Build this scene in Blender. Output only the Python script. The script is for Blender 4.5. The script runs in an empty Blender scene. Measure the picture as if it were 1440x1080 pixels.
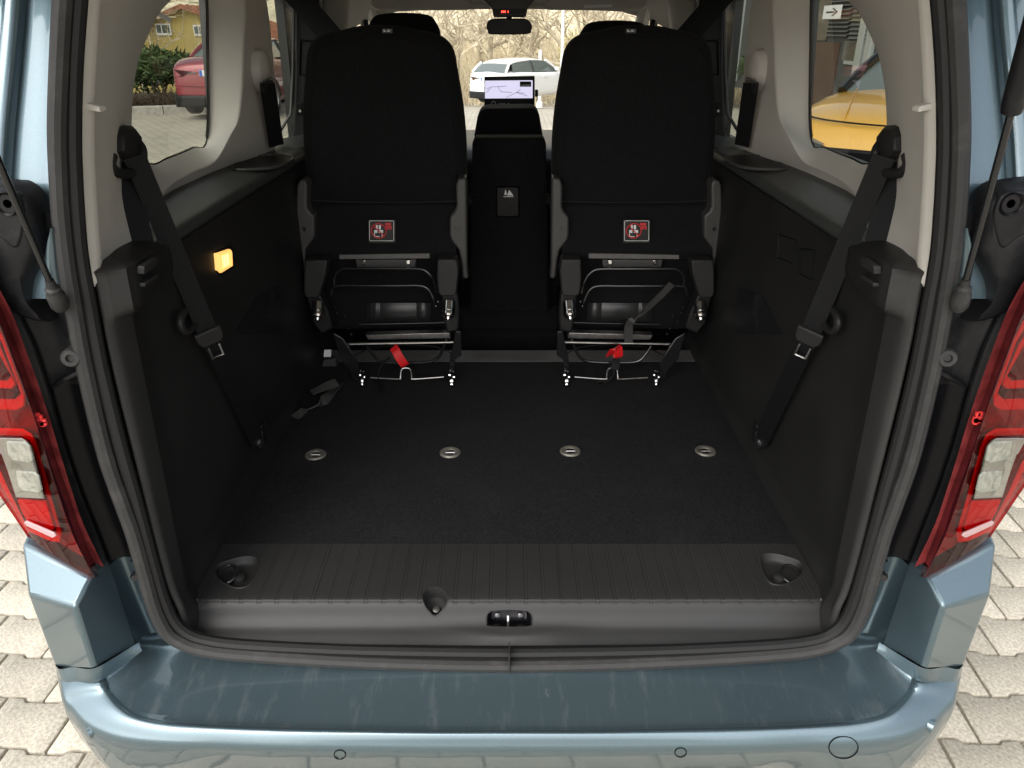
import bpy, bmesh, math, random
from mathutils import Vector, Matrix
R = math.radians
rnd = random.Random(7)
sc = bpy.context.scene
C = sc.collection

# ------------------------------------------------------------------ camera
CAMZ, PITCH, FPX, U0, V0 = 1.60, 25.25, 1060.0, 716.0, 540.0
cam = bpy.data.cameras.new('camera'); cam_o = bpy.data.objects.new('camera', cam); C.objects.link(cam_o)
cam_o.location = (0, 0, CAMZ); cam_o.rotation_euler = (R(90 - PITCH), 0, 0)
cam.sensor_width = 36; cam.lens = 36 * FPX / 1440; cam.clip_start = 0.02; cam.clip_end = 800
cam.shift_x = (720 - U0) / 1440
sc.camera = cam_o
# ------------------------------------------------------------------ sky, sun, exposure
w = bpy.data.worlds.new('World'); sc.world = w; w.use_nodes = True
nt = w.node_tree; bgn = nt.nodes['Background']
sky = nt.nodes.new('ShaderNodeTexSky'); sky.sky_type = 'NISHITA'; sky.sun_disc = False
SUN_EL, SUN_AZ = 46, 208          # azimuth clockwise from +y: veiled sun behind the camera, to the left
sky.sun_elevation = R(SUN_EL); sky.sun_rotation = R(SUN_AZ)
sky.air_density = 1.0; sky.dust_density = 4.0; sky.ozone_density = 1.0
hs = nt.nodes.new('ShaderNodeHueSaturation'); hs.inputs['Saturation'].default_value = 0.35
nt.links.new(sky.outputs[0], hs.inputs['Color']); nt.links.new(hs.outputs[0], bgn.inputs['Color'])
bgn.inputs['Strength'].default_value = 0.15
sl = bpy.data.lights.new('sun', 'SUN'); sl.energy = .85; sl.angle = R(110); sl.color = (1, .96, .90)
so = bpy.data.objects.new('sun', sl); C.objects.link(so)
az, el = R(SUN_AZ), R(SUN_EL)
sd = Vector((math.sin(az) * math.cos(el), math.cos(az) * math.cos(el), math.sin(el)))
so.rotation_euler = (-sd).to_track_quat('-Z', 'Y').to_euler(); so.location = (-6, -6, 12)
sc.view_settings.view_transform = 'Standard'; sc.view_settings.look = 'None'
sc.view_settings.exposure = 1.35; sc.view_settings.gamma = 1
sc.render.engine = 'CYCLES'
sc.cycles.use_denoising = True
sc.cycles.max_bounces = 10; sc.cycles.diffuse_bounces = 4; sc.cycles.transparent_max_bounces = 16
sc.cycles.sample_clamp_indirect = 6

# ------------------------------------------------------------------ helpers
CP, SP = math.cos(R(PITCH)), math.sin(R(PITCH))
def ray(u, v):
    a = (u - U0) / FPX; b = (V0 - v) / FPX
    return a, CP + b * SP, -SP + b * CP
def A(u, v, y=None, x=None, z=None, k=0.0, s=-1):
    """photo point (left half) -> point of the place on a known plane; y plane may lean (y = y0 + k*z); s=+1 mirrors"""
    dx, dy, dz = ray(u, v)
    if y is not None: t = (y + k * CAMZ) / (dy - k * dz)
    elif x is not None: t = abs(x) / abs(dx)
    else: t = (z - CAMZ) / dz
    p = Vector((dx * t, dy * t, CAMZ + dz * t))
    if s > 0: p.x = -p.x
    return p
def flip(pts, s): return [Vector((p[0] * (-s if s > 0 else 1), p[1], p[2])) if s > 0 else Vector(p) for p in pts]
def M(pts, s): return [Vector((-p[0], p[1], p[2])) for p in pts] if s > 0 else [Vector(p) for p in pts]
def crom(pts, n, closed=False):
    pts = [Vector(p) for p in pts]; N = len(pts); out = []
    segs = N if closed else N - 1
    for i in range(segs):
        if closed: p0, p1, p2, p3 = pts[(i - 1) % N], pts[i], pts[(i + 1) % N], pts[(i + 2) % N]
        else:
            p1, p2 = pts[i], pts[i + 1]
            p0 = pts[i - 1] if i else p1 * 2 - p2
            p3 = pts[i + 2] if i + 2 < N else p2 * 2 - p1
        for j in range(n):
            t = j / n
            out.append(0.5 * ((2 * p1) + (p2 - p0) * t + (2 * p0 - 5 * p1 + 4 * p2 - p3) * t * t + (3 * p1 - p0 - 3 * p2 + p3) * t ** 3))
    if not closed: out.append(pts[-1])
    return out
class MB:
    def __init__(self): self.v = []; self.f = []
    def add(self, vs, fs):
        o = len(self.v); self.v += [Vector(p) for p in vs]; self.f += [tuple(i + o for i in f) for f in fs]; return self
    def grid(self, rows, cu=False, cv=False):
        n = len(rows[0]); m = len(rows); vs = [p for r in rows for p in r]; fs = []
        for i in range(m if cv else m - 1):
            for j in range(n if cu else n - 1):
                a = i * n + j; b = i * n + (j + 1) % n; i2 = (i + 1) % m
                fs.append((a, b, i2 * n + (j + 1) % n, i2 * n + j))
        return self.add(vs, fs)
    def patch(self, rows, nu=4, nv=4):
        rr = [crom(r, nu) for r in rows]
        cols = [crom([r[j] for r in rr], nv) for j in range(len(rr[0]))]
        return self.grid([[c[i] for c in cols] for i in range(len(cols[0]))])
    def box(self, a, b):
        (x0, y0, z0), (x1, y1, z1) = a, b
        return self.add([(x0,y0,z0),(x1,y0,z0),(x1,y1,z0),(x0,y1,z0),(x0,y0,z1),(x1,y0,z1),(x1,y1,z1),(x0,y1,z1)],
                        [(0,3,2,1),(4,5,6,7),(0,1,5,4),(1,2,6,5),(2,3,7,6),(3,0,4,7)])
    def cbox(self, c, d): return self.box([c[i] - d[i] / 2 for i in range(3)], [c[i] + d[i] / 2 for i in range(3)])
    def prism(self, pts, ext):
        n = len(pts); e = Vector(ext); vs = [Vector(p) for p in pts] + [Vector(p) + e for p in pts]
        fs = [tuple(range(n)), tuple(range(2 * n - 1, n - 1, -1))] + [(i, i + n, (i + 1) % n + n, (i + 1) % n) for i in range(n)]
        return self.add(vs, fs)
    def tube(self, path, r, n=8, closed=False, caps=True):
        path = [Vector(p) for p in path]; rows = []; N = len(path); up = None
        for i, p in enumerate(path):
            if closed: d = path[(i + 1) % N] - path[i - 1]
            else: d = path[min(i + 1, N - 1)] - path[max(i - 1, 0)]
            if d.length < 1e-9: d = Vector((0, 0, 1))
            d.normalize()
            if up is None: up = d.orthogonal()
            up = (up - d * up.dot(d))
            if up.length < 1e-6: up = d.orthogonal()
            up.normalize(); sd_ = d.cross(up)
            rr = r[i] if isinstance(r, (list, tuple)) else r
            rows.append([p + (up * math.cos(2 * math.pi * k / n) + sd_ * math.sin(2 * math.pi * k / n)) * rr for k in range(n)])
        o = len(self.v); self.grid(rows, cu=True, cv=closed)
        if caps and not closed:
            self.f.append(tuple(o + k for k in range(n))[::-1]); self.f.append(tuple(o + (N - 1) * n + k for k in range(n)))
        return self
    def lathe(self, c, ax, prof, n=20):
        """prof: (radius, distance along ax)"""
        c = Vector(c); ax = Vector(ax).normalized(); u = ax.orthogonal().normalized(); w_ = ax.cross(u)
        rows = [[c + ax * h + (u * math.cos(2 * math.pi * k / n) + w_ * math.sin(2 * math.pi * k / n)) * max(r, 1e-5) for k in range(n)] for r, h in prof]
        return self.grid(rows, cu=True)
    def ribbon(self, path, wdir, wid, th=.0016):
        """flat webbing: path of centres, wdir a direction or a list of them"""
        path = [Vector(p) for p in path]; rows = []
        for i, p in enumerate(path):
            d = (path[min(i + 1, len(path) - 1)] - path[max(i - 1, 0)]).normalized()
            wv = Vector(wdir[i] if isinstance(wdir, list) else wdir); wv = (wv - d * wv.dot(d)).normalized()
            nn = d.cross(wv)
            h = wid / 2
            rows.append([p - wv * h - nn * th, p - wv * h * .5 - nn * th, p + wv * h * .5 - nn * th, p + wv * h - nn * th,
                         p + wv * h + nn * th, p - wv * h + nn * th])
        self.grid(rows, cu=True)
        o = len(self.v) - 6
        return self
    def build(self, name, mat, parent=None, smooth=35, bevel=0, seg=2, solid=0, off=-1, sub=0):
        me = bpy.data.meshes.new(name)
        bm = bmesh.new(); vs = [bm.verts.new(p) for p in self.v]
        for f in self.f:
            try: bm.faces.new([vs[i] for i in f])
            except ValueError: pass
        bmesh.ops.remove_doubles(bm, verts=bm.verts, dist=1e-6)
        bmesh.ops.recalc_face_normals(bm, faces=bm.faces)
        bm.to_mesh(me); bm.free()
        if smooth: 
            me.shade_smooth(); me.set_sharp_from_angle(angle=R(smooth))
        return link(name, me, mat, parent, bevel, seg, solid, off, sub)
def link(name, me, mat, parent=None, bevel=0, seg=2, solid=0, off=-1, sub=0):
    o = bpy.data.objects.new(name, me); C.objects.link(o)
    if mat and not me.materials: me.materials.append(mat)
    if solid:
        m = o.modifiers.new('s', 'SOLIDIFY'); m.thickness = solid; m.offset = off
    if bevel:
        m = o.modifiers.new('b', 'BEVEL'); m.width = bevel; m.segments = seg; m.limit_method = 'ANGLE'; m.angle_limit = R(30)
        m.harden_normals = False
    if sub:
        m = o.modifiers.new('u', 'SUBSURF'); m.levels = sub; m.render_levels = sub
    setp(o, parent)
    return o
def setp(o, parent):
    if parent is not None:
        o.parent = parent
        if parent.type == 'EMPTY': o.matrix_parent_inverse = Matrix.Translation(parent.location).inverted()
def thing(name, label, cat, loc=(0, 0, 0), group=None):
    o = bpy.data.objects.new(name, None); o.location = loc; C.objects.link(o); o.empty_display_size = .1
    o['label'] = label; o['category'] = cat
    if group: o['group'] = group
    return o
def tag(o, label, cat, group=None):
    o['label'] = label; o['category'] = cat
    if group: o['group'] = group
    return o
def struct(o): o['kind'] = 'structure'; return o
def stuff(o): o['kind'] = 'stuff'; return o
def text(name, s_, size, mat, parent, loc, rot, th=.0002):
    cu = bpy.data.curves.new(name, 'FONT'); cu.body = s_; cu.size = size; cu.align_x = 'CENTER'; cu.align_y = 'CENTER'; cu.extrude = th
    t = bpy.data.objects.new(name + '_c', cu); C.objects.link(t)
    dg = bpy.context.evaluated_depsgraph_get(); me = bpy.data.meshes.new_from_object(t.evaluated_get(dg))
    bpy.data.objects.remove(t); 
    me.transform(Matrix.Translation(loc) @ rot.to_4x4()); me.materials.clear()
    return link(name, me, mat, parent)

# ------------------------------------------------------------------ materials
def mat(name, col, rough=.5, metal=0, spec=.5, coat=0, coat_r=.05, noise=None, bump=None, emit=None, estr=0, sheen=0, trans=0, ior=1.45, alpha=1, wear=None):
    """noise: (scale, amount) colour variation; bump: (scale, strength, distance); wear: (scale, colour, amount) blotches of dust"""
    m = bpy.data.materials.new(name); m.use_nodes = True; n = m.node_tree; p = n.nodes['Principled BSDF']
    I = p.inputs
    I['Base Color'].default_value = (*col, 1); I['Roughness'].default_value = rough; I['Metallic'].default_value = metal
    I['Specular IOR Level'].default_value = spec; I['Coat Weight'].default_value = coat; I['Coat Roughness'].default_value = coat_r
    I['Sheen Weight'].default_value = sheen; I['Transmission Weight'].default_value = trans; I['IOR'].default_value = ior
    if emit: I['Emission Color'].default_value = (*emit, 1); I['Emission Strength'].default_value = estr
    tc = n.nodes.new('ShaderNodeTexCoord')
    last = None
    if noise:
        nz = n.nodes.new('ShaderNodeTexNoise'); nz.inputs['Scale'].default_value = noise[0]; nz.inputs['Detail'].default_value = 6
        n.links.new(tc.outputs['Object'], nz.inputs['Vector'])
        mx = n.nodes.new('ShaderNodeMix'); mx.data_type = 'RGBA'; a = noise[1]
        mx.inputs[6].default_value = (*[c * (1 - a) for c in col], 1); mx.inputs[7].default_value = (*[min(1, c * (1 + a)) for c in col], 1)
        rp = n.nodes.new('ShaderNodeMapRange'); rp.inputs[1].default_value = .3; rp.inputs[2].default_value = .7
        n.links.new(nz.outputs[0], rp.inputs[0]); n.links.new(rp.outputs[0], mx.inputs[0]); n.links.new(mx.outputs[2], I['Base Color']); last = mx.outputs[2]
    if wear:
        nz = n.nodes.new('ShaderNodeTexNoise'); nz.inputs['Scale'].default_value = wear[0]; nz.inputs['Detail'].default_value = 8; nz.inputs['Roughness'].default_value = .7
        n.links.new(tc.outputs['Object'], nz.inputs['Vector'])
        rp = n.nodes.new('ShaderNodeMapRange'); rp.inputs[1].default_value = .52; rp.inputs[2].default_value = .75; rp.inputs[4].default_value = wear[2]
        n.links.new(nz.outputs[0], rp.inputs[0])
        mx = n.nodes.new('ShaderNodeMix'); mx.data_type = 'RGBA'; mx.inputs[7].default_value = (*wear[1], 1)
        if last: n.links.new(last, mx.inputs[6])
        else: mx.inputs[6].default_value = (*col, 1)
        n.links.new(rp.outputs[0], mx.inputs[0]); n.links.new(mx.outputs[2], I['Base Color'])
        r2 = n.nodes.new('ShaderNodeMapRange'); r2.inputs[3].default_value = rough; r2.inputs[4].default_value = min(1, rough + .3)
        n.links.new(rp.outputs[0], r2.inputs[0]); n.links.new(r2.outputs[0], I['Roughness'])
    if bump:
        nb = n.nodes.new('ShaderNodeTexNoise'); nb.inputs['Scale'].default_value = bump[0]; nb.inputs['Detail'].default_value = 3
        n.links.new(tc.outputs['Object'], nb.inputs['Vector'])
        b = n.nodes.new('ShaderNodeBump'); b.inputs['Strength'].default_value = bump[1]; b.inputs['Distance'].default_value = bump[2]
        n.links.new(nb.outputs[0], b.inputs['Height']); n.links.new(b.outputs[0], I['Normal'])
    return m
def glass(name, tint, refl=1.0):
    m = bpy.data.materials.new(name); m.use_nodes = True; n = m.node_tree; n.nodes.remove(n.nodes['Principled BSDF'])
    t = n.nodes.new('ShaderNodeBsdfTransparent'); t.inputs[0].default_value = (*tint, 1)
    g = n.nodes.new('ShaderNodeBsdfGlossy'); g.inputs['Roughness'].default_value = .01
    lw = n.nodes.new('ShaderNodeLayerWeight'); lw.inputs[0].default_value = .5
    pw = n.nodes.new('ShaderNodeMath'); pw.operation = 'POWER'; pw.inputs[1].default_value = 5; n.links.new(lw.outputs['Facing'], pw.inputs[0])
    mu = n.nodes.new('ShaderNodeMath'); mu.operation = 'MULTIPLY_ADD'; mu.inputs[1].default_value = .9 * refl; mu.inputs[2].default_value = .045 * refl
    mx = n.nodes.new('ShaderNodeMixShader'); n.links.new(pw.outputs[0], mu.inputs[0]); n.links.new(mu.outputs[0], mx.inputs[0])
    n.links.new(t.outputs[0], mx.inputs[1]); n.links.new(g.outputs[0], mx.inputs[2]); n.links.new(mx.outputs[0], n.nodes['Material Output'].inputs[0])
    return m
def paint(name, col, flake=.25, dirt=True, metal=.72, rough=.36):
    m = mat(name, col, rough=rough, metal=metal, coat=1, coat_r=.05)
    n = m.node_tree; p = n.nodes['Principled BSDF']; tc = n.nodes.new('ShaderNodeTexCoord')
    nz = n.nodes.new('ShaderNodeTexNoise'); nz.inputs['Scale'].default_value = 900; nz.inputs['Detail'].default_value = 1
    n.links.new(tc.outputs['Object'], nz.inputs['Vector'])
    mx = n.nodes.new('ShaderNodeMix'); mx.data_type = 'RGBA'
    mx.inputs[6].default_value = (*[c * (1 - flake) for c in col], 1); mx.inputs[7].default_value = (*[min(1, c * (1 + flake)) for c in col], 1)
    n.links.new(nz.outputs[0], mx.inputs[0]); last = mx.outputs[2]
    if dirt:   # dried water marks: drip rings and streaks, a fine dust film
        vo = n.nodes.new('ShaderNodeTexVoronoi'); vo.feature = 'F1'; vo.inputs['Randomness'].default_value = 1; vo.inputs['Scale'].default_value = 22
        mp = n.nodes.new('ShaderNodeMapping'); mp.inputs['Scale'].default_value = (1, .55, .55); n.links.new(tc.outputs['Object'], mp.inputs[0])
        dn = n.nodes.new('ShaderNodeTexNoise'); dn.inputs['Scale'].default_value = 110; dn.inputs['Detail'].default_value = 6; n.links.new(mp.outputs[0], dn.inputs['Vector'])
        ad = n.nodes.new('ShaderNodeMix'); ad.data_type = 'RGBA'; ad.inputs[0].default_value = .05
        n.links.new(mp.outputs[0], ad.inputs[6]); n.links.new(dn.outputs['Color'], ad.inputs[7]); n.links.new(ad.outputs[2], vo.inputs['Vector'])
        cr = n.nodes.new('ShaderNodeValToRGB'); e = cr.color_ramp.elements
        e[0].position = .0; e[0].color = (.55, .55, .55, 1); e[1].position = .15; e[1].color = (0, 0, 0, 1)
        k = e.new(.06); k.color = (.30, .30, .30, 1); k = e.new(.10); k.color = (.45, .45, .45, 1)
        n.links.new(vo.outputs['Distance'], cr.inputs[0])
        # only some cells carry a ring
        th = n.nodes.new('ShaderNodeMath'); th.operation = 'GREATER_THAN'; th.inputs[1].default_value = .9
        sep = n.nodes.new('ShaderNodeSeparateColor'); n.links.new(vo.outputs['Color'], sep.inputs[0]); n.links.new(sep.outputs[0], th.inputs[0])
        mu = n.nodes.new('ShaderNodeMath'); mu.operation = 'MULTIPLY'; n.links.new(cr.outputs[0], mu.inputs[0]); n.links.new(th.outputs[0], mu.inputs[1])
        st = n.nodes.new('ShaderNodeTexNoise'); st.inputs['Scale'].default_value = 40; st.inputs['Detail'].default_value = 6; st.inputs['Roughness'].default_value = .75
        mp2 = n.nodes.new('ShaderNodeMapping'); mp2.inputs['Scale'].default_value = (1, .18, .18); n.links.new(tc.outputs['Object'], mp2.inputs[0]); n.links.new(mp2.outputs[0], st.inputs['Vector'])
        r3 = n.nodes.new('ShaderNodeMapRange'); r3.inputs[1].default_value = .54; r3.inputs[2].default_value = .80; r3.inputs[4].default_value = .55; n.links.new(st.outputs[0], r3.inputs[0])
        mx2 = n.nodes.new('ShaderNodeMath'); mx2.operation = 'MAXIMUM'; n.links.new(mu.outputs[0], mx2.inputs[0]); n.links.new(r3.outputs[0], mx2.inputs[1])
        sc_ = n.nodes.new('ShaderNodeMath'); sc_.operation = 'MULTIPLY'; sc_.inputs[1].default_value = .7; n.links.new(mx2.outputs[0], sc_.inputs[0])
        m3 = n.nodes.new('ShaderNodeMix'); m3.data_type = 'RGBA'; m3.inputs[7].default_value = (.42, .44, .44, 1)
        n.links.new(sc_.outputs[0], m3.inputs[0]); n.links.new(last, m3.inputs[6]); last = m3.outputs[2]
        cw = n.nodes.new('ShaderNodeMapRange'); cw.inputs[2].default_value = .4; cw.inputs[3].default_value = .03; cw.inputs[4].default_value = .3
        n.links.new(sc_.outputs[0], cw.inputs[0]); n.links.new(cw.outputs[0], p.inputs['Coat Roughness'])
    n.links.new(last, p.inputs['Base Color'])
    return m
K = {}
K['paint'] = paint('blue_grey_metallic_paint', (.096, .143, .166), dirt=False)
K['paint_d'] = paint('blue_grey_paint_with_water_marks', (.096, .143, .166))
K['plastic'] = mat('black_grained_plastic', (.022, .0218, .0215), .5, spec=.4, bump=(800, .35, .0006), noise=(6, .15))
K['panel'] = mat('shade_darkened_side_lining', (.0135, .0133, .0132), .52, spec=.35, bump=(420, .35, .0008), noise=(6, .2))  # darker than the return's plastic: shade inside the boot put into the colour
K['trim_black'] = mat('dusty_black_plastic', (.009, .009, .010), .45, spec=.3, bump=(700, .08, .0005), wear=(14, (.10, .10, .10), .25))
K['gloss'] = mat('gloss_black', (.004, .004, .005), .35, spec=.22, wear=(40, (.05, .05, .055), .08))
K['carpet'] = mat('black_carpet', (.010, .010, .0107), .95, spec=.08, sheen=.03, bump=(1500, .9, .002), noise=(260, .8), wear=(9, (.02, .02, .021), .5))
K['fabric'] = mat('black_seat_fabric', (.0085, .0085, .0091), .92, spec=.12, sheen=.02, bump=(500, .6, .001), noise=(320, .55))
K['beige'] = mat('pale_beige_trim_plastic', (.48, .455, .412), .6, spec=.3, bump=(900, .12, .0004), noise=(4, .04))
K['liner'] = mat('pale_grey_headliner_cloth', (.50, .48, .44), .95, spec=.1, bump=(900, .3, .0006))
K['groove'] = mat('shadow_black_rubber', (.004, .004, .004), .8, spec=.1)
K['ledge'] = mat('window_lit_grained_ledge', (.042, .044, .042), .42, spec=.5, bump=(900, .25, .0006), noise=(5, .12))  # lighter than the other trim: light from the window put into the grey
K['rubber2'] = mat('dark_rubber', (.010, .010, .010), .5, spec=.3)
K['rubber'] = mat('black_rubber', (.024, .0238, .0236), .55, spec=.35, wear=(30, (.09, .085, .08), .35))
K['belt'] = mat('black_belt_webbing', (.0045, .0045, .005), .6, spec=.2, bump=(600, .3, .0005))
K['chrome'] = mat('bright_chrome', (.72, .72, .72), .12, metal=1)
K['webbing'] = mat('dark_grey_webbing', (.05, .049, .047), .5, bump=(400, .5, .001))
K['steel'] = mat('brushed_steel', (.42, .41, .40), .32, metal=1, noise=(60, .2))
K['blacksteel'] = mat('black_painted_steel', (.05, .05, .052), .2, metal=.8)
K['greybar'] = mat('grey_plastic_threshold', (.11, .105, .10), .45, noise=(30, .1))
K['ring'] = mat('dull_nickel', (.42, .40, .35), .42, metal=.8, noise=(80, .15))
K['brush'] = mat('dark_arm_plastic', (.05, .048, .046), .45, bump=(900, .2, .0005))
K['leather'] = mat('black_vinyl', (.02, .02, .02), .3, spec=.5)
K['glass'] = glass('clear_glass', (.97, .985, .97)); K['tint'] = glass('tinted_glass', (.40, .42, .385), .8)
K['frit'] = mat('black_glass_edge', (.006, .006, .006), .2)
K['red'] = mat('red_strap', (.65, .012, .015), .5, bump=(500, .3, .0006))
K['white'] = mat('white_print', (.75, .75, .75), .5); K['redprint'] = mat('red_print', (.62, .03, .035), .5)
K['sticker'] = mat('black_sticker', (.012, .012, .012), .35)
K['lamp'] = mat('lit_boot_lamp', (.9, .6, .25), .3, emit=(1, .52, .13), estr=.42)
K['lensred'] = mat('red_lens', (.27, .006, .010), .12, spec=.4, coat=.35, coat_r=.02, noise=(30, .15))
K['lensdark'] = mat('deep_red_lens', (.05, .005, .008), .06, spec=.5, coat=.6, coat_r=.02, noise=(25, .35))
K['lensbright'] = mat('bright_red_reflector', (.75, .05, .05), .25, spec=.4, coat=.2, bump=(260, .3, .001))
K['lensblack'] = mat('smoked_lens', (.03, .004, .006), .05, coat=1)
K['lensclear'] = mat('clear_reverse_lens', (.27, .26, .235), .15, coat=1, coat_r=.02, bump=(220, .15, .001), noise=(90, .35))
K['redglass'] = glass('red_lens_glass', (.62, .045, .05), 1.0)
K['lamp_back'] = mat('lamp_reflector_back', (.30, .05, .05), .25, metal=.4, bump=(300, .4, .001), noise=(40, .4))
K['lensgrey'] = mat('grey_lamp_housing', (.13, .115, .10), .22, coat=1)
K['screen'] = mat('lit_map_screen', (.1, .1, .12), .2, emit=(.80, .76, 1), estr=.36)
K['mapline'] = mat('map_road_lines', (.1, .1, .14), .4, emit=(.30, .27, .40), estr=.15)
K['reddigit'] = mat('red_led', (.8, .05, .03), .4, emit=(1, .05, .03), estr=2)

# =================================================================== THE GROUND
def ground_z(x, y):
    d = max(0, y - 17.5)
    return -.085 * d if d < 26 else -.085 * 26 + max(0, d - 32) * .42
gm = mat('grey_beige_paving_far', (.47, .44, .385), .9, spec=.2)
n = gm.node_tree; p = n.nodes['Principled BSDF']; tc = n.nodes.new('ShaderNodeTexCoord')
br = n.nodes.new('ShaderNodeTexBrick'); br.inputs['Scale'].default_value = 1; br.inputs['Brick Width'].default_value = .2; br.inputs['Row Height'].default_value = .15
br.inputs['Mortar Size'].default_value = .007; br.inputs['Color1'].default_value = (.46, .42, .34, 1); br.inputs['Color2'].default_value = (.54, .495, .40, 1); br.inputs['Mortar'].default_value = (.20, .18, .15, 1)
n.links.new(tc.outputs['Object'], br.inputs['Vector'])
nz = n.nodes.new('ShaderNodeTexNoise'); nz.inputs['Scale'].default_value = .8; nz.inputs['Detail'].default_value = 8; n.links.new(tc.outputs['Object'], nz.inputs['Vector'])
mx = n.nodes.new('ShaderNodeMix'); mx.data_type = 'RGBA'; mx.blend_type = 'MULTIPLY'; mx.inputs[0].default_value = .4
n.links.new(br.outputs[0], mx.inputs[6]); n.links.new(nz.outputs['Fac'], mx.inputs[7]); n.links.new(mx.outputs[2], p.inputs['Base Color'])
K['far_pave'] = gm
hillm = mat('overexposed_dry_grass_bank', (.62, .55, .39), .95, spec=.1, noise=(.9, .3), bump=(3, 1, .2))  # lightened: overexposure beyond the windscreen put into the colour
mb = MB()
xs = [-300, -120, -60, -30, -15, -8, 0, 8, 15, 30, 60, 120, 300]; ys = [-200, -60, -20, -5, 0, 5, 10, 14, 17.5, 20, 24, 28, 32, 36, 40, 43.5, 46, 49.5]
mb.grid([[(x, y, ground_z(x, y) - .05) for x in xs] for y in ys]); ground = struct(mb.build('ground', gm, smooth=60))
mb = MB(); ys = [49.4, 52, 56, 60, 66, 74, 84, 100, 140, 300]
mb.grid([[(x, y, ground_z(x, y) - .05 + rnd.uniform(-.5, .5) * (y > 50)) for x in xs] for y in ys]); struct(mb.build('hillside', hillm, smooth=60))

# interlocking waisted pavers, row by row
pm = mat('beige_concrete_paver', (.43, .395, .322), .92, spec=.2, noise=(120, .28), bump=(300, .8, .0018), wear=(5, (.27, .245, .20), .75))
n = pm.node_tree; oi = n.nodes.new('ShaderNodeObjectInfo'); p = n.nodes['Principled BSDF']
lk = p.inputs['Base Color'].links[0]; src = lk.from_socket
mr = n.nodes.new('ShaderNodeMapRange'); mr.inputs[3].default_value = .80; mr.inputs[4].default_value = 1.10; n.links.new(oi.outputs['Random'], mr.inputs[0])
mx = n.nodes.new('ShaderNodeMix'); mx.data_type = 'RGBA'; mx.blend_type = 'MULTIPLY'; mx.inputs[0].default_value = 1
n.links.new(src, mx.inputs[6]); n.links.new(mr.outputs[0], mx.inputs[7]); n.links.new(mx.outputs[2], p.inputs['Base Color'])
sand = mat('joint_sand', (.30, .265, .21), .98, spec=.1, noise=(120, .5), bump=(250, 1, .006))
def paver_outline(g):
    w1, w2 = .081 - g, .069 - g; L = .1 - g
    top = [(-L, w1), (-.057, w1), (-.043, w2), (.043, w2), (.057, w1), (L, w1)]
    return top + [(x, -y) for x, y in reversed(top)]
def paver_mesh(name):
    mb = MB(); loops = [[(x, y, h) for x, y in paver_outline(g)] for g, h in ((.0036, -.05), (.0036, -.005), (.0046, -.0018), (.0072, 0))]
    mb.grid(loops, cu=True); mb.f.append(tuple(range(len(mb.v) - 12, len(mb.v))))
    me = bpy.data.meshes.new(name); me.from_pydata([tuple(v) for v in mb.v], [], mb.f); me.materials.append(pm); me.shade_smooth(); me.set_sharp_from_angle(angle=R(50)); return me
pave_me = paver_mesh('paver')
pitch = .15; spots = []
rr = Matrix.Rotation(R(-3), 2)
for j in range(-6, 24):
    for i in range(-14, 15):
        x = i * .2 + (.1 if j % 2 else 0); y = .55 + j * pitch
        q = rr @ Vector((x, y)); spots.append((q.x, q.y))
def seen(x, y):
    u = U0 + FPX * x / (y * CP + CAMZ * SP); dz = -CAMZ
    t = y * CP + CAMZ * SP
    v = V0 - FPX * (y * SP - CAMZ * CP) / t if t > .05 else 9e9
    return u, v
near = []; rest = []
for x, y in spots:
    u, v = seen(x, y)
    vis = -60 < u < 1500 and 660 < v < 1160 and abs(x) > .62
    (near if vis else rest).append((x, y))
near.sort(key=lambda q: q[1]); rest += near[290:]; near = near[:290]
mb = MB(); mb.grid([[(-3.2, -.7, -.012), (3.2, -.7, -.012)], [(-3.2, 4.2, -.012), (3.2, 4.2, -.012)]]); paving = struct(mb.build('pavement', sand))
for x, y in near:
    o = bpy.data.objects.new('paver', pave_me); C.objects.link(o); o.parent = paving
    o.location = (x, y, rnd.uniform(-.0015, .0015)); o.rotation_euler = (rnd.uniform(-.006, .006), rnd.uniform(-.006, .006), R(-3) + rnd.uniform(-.008, .008))
vs = [v.co.copy() for v in pave_me.vertices]; fs = [tuple(p.vertices) for p in pave_me.polygons]
mb = MB(); mr3 = Matrix.Rotation(R(-3), 3, 'Z')
for x, y in rest: mb.add([mr3 @ v + Vector((x, y, 0)) for v in vs], fs)
o = stuff(mb.build('paver_field', pm, paving))

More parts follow.
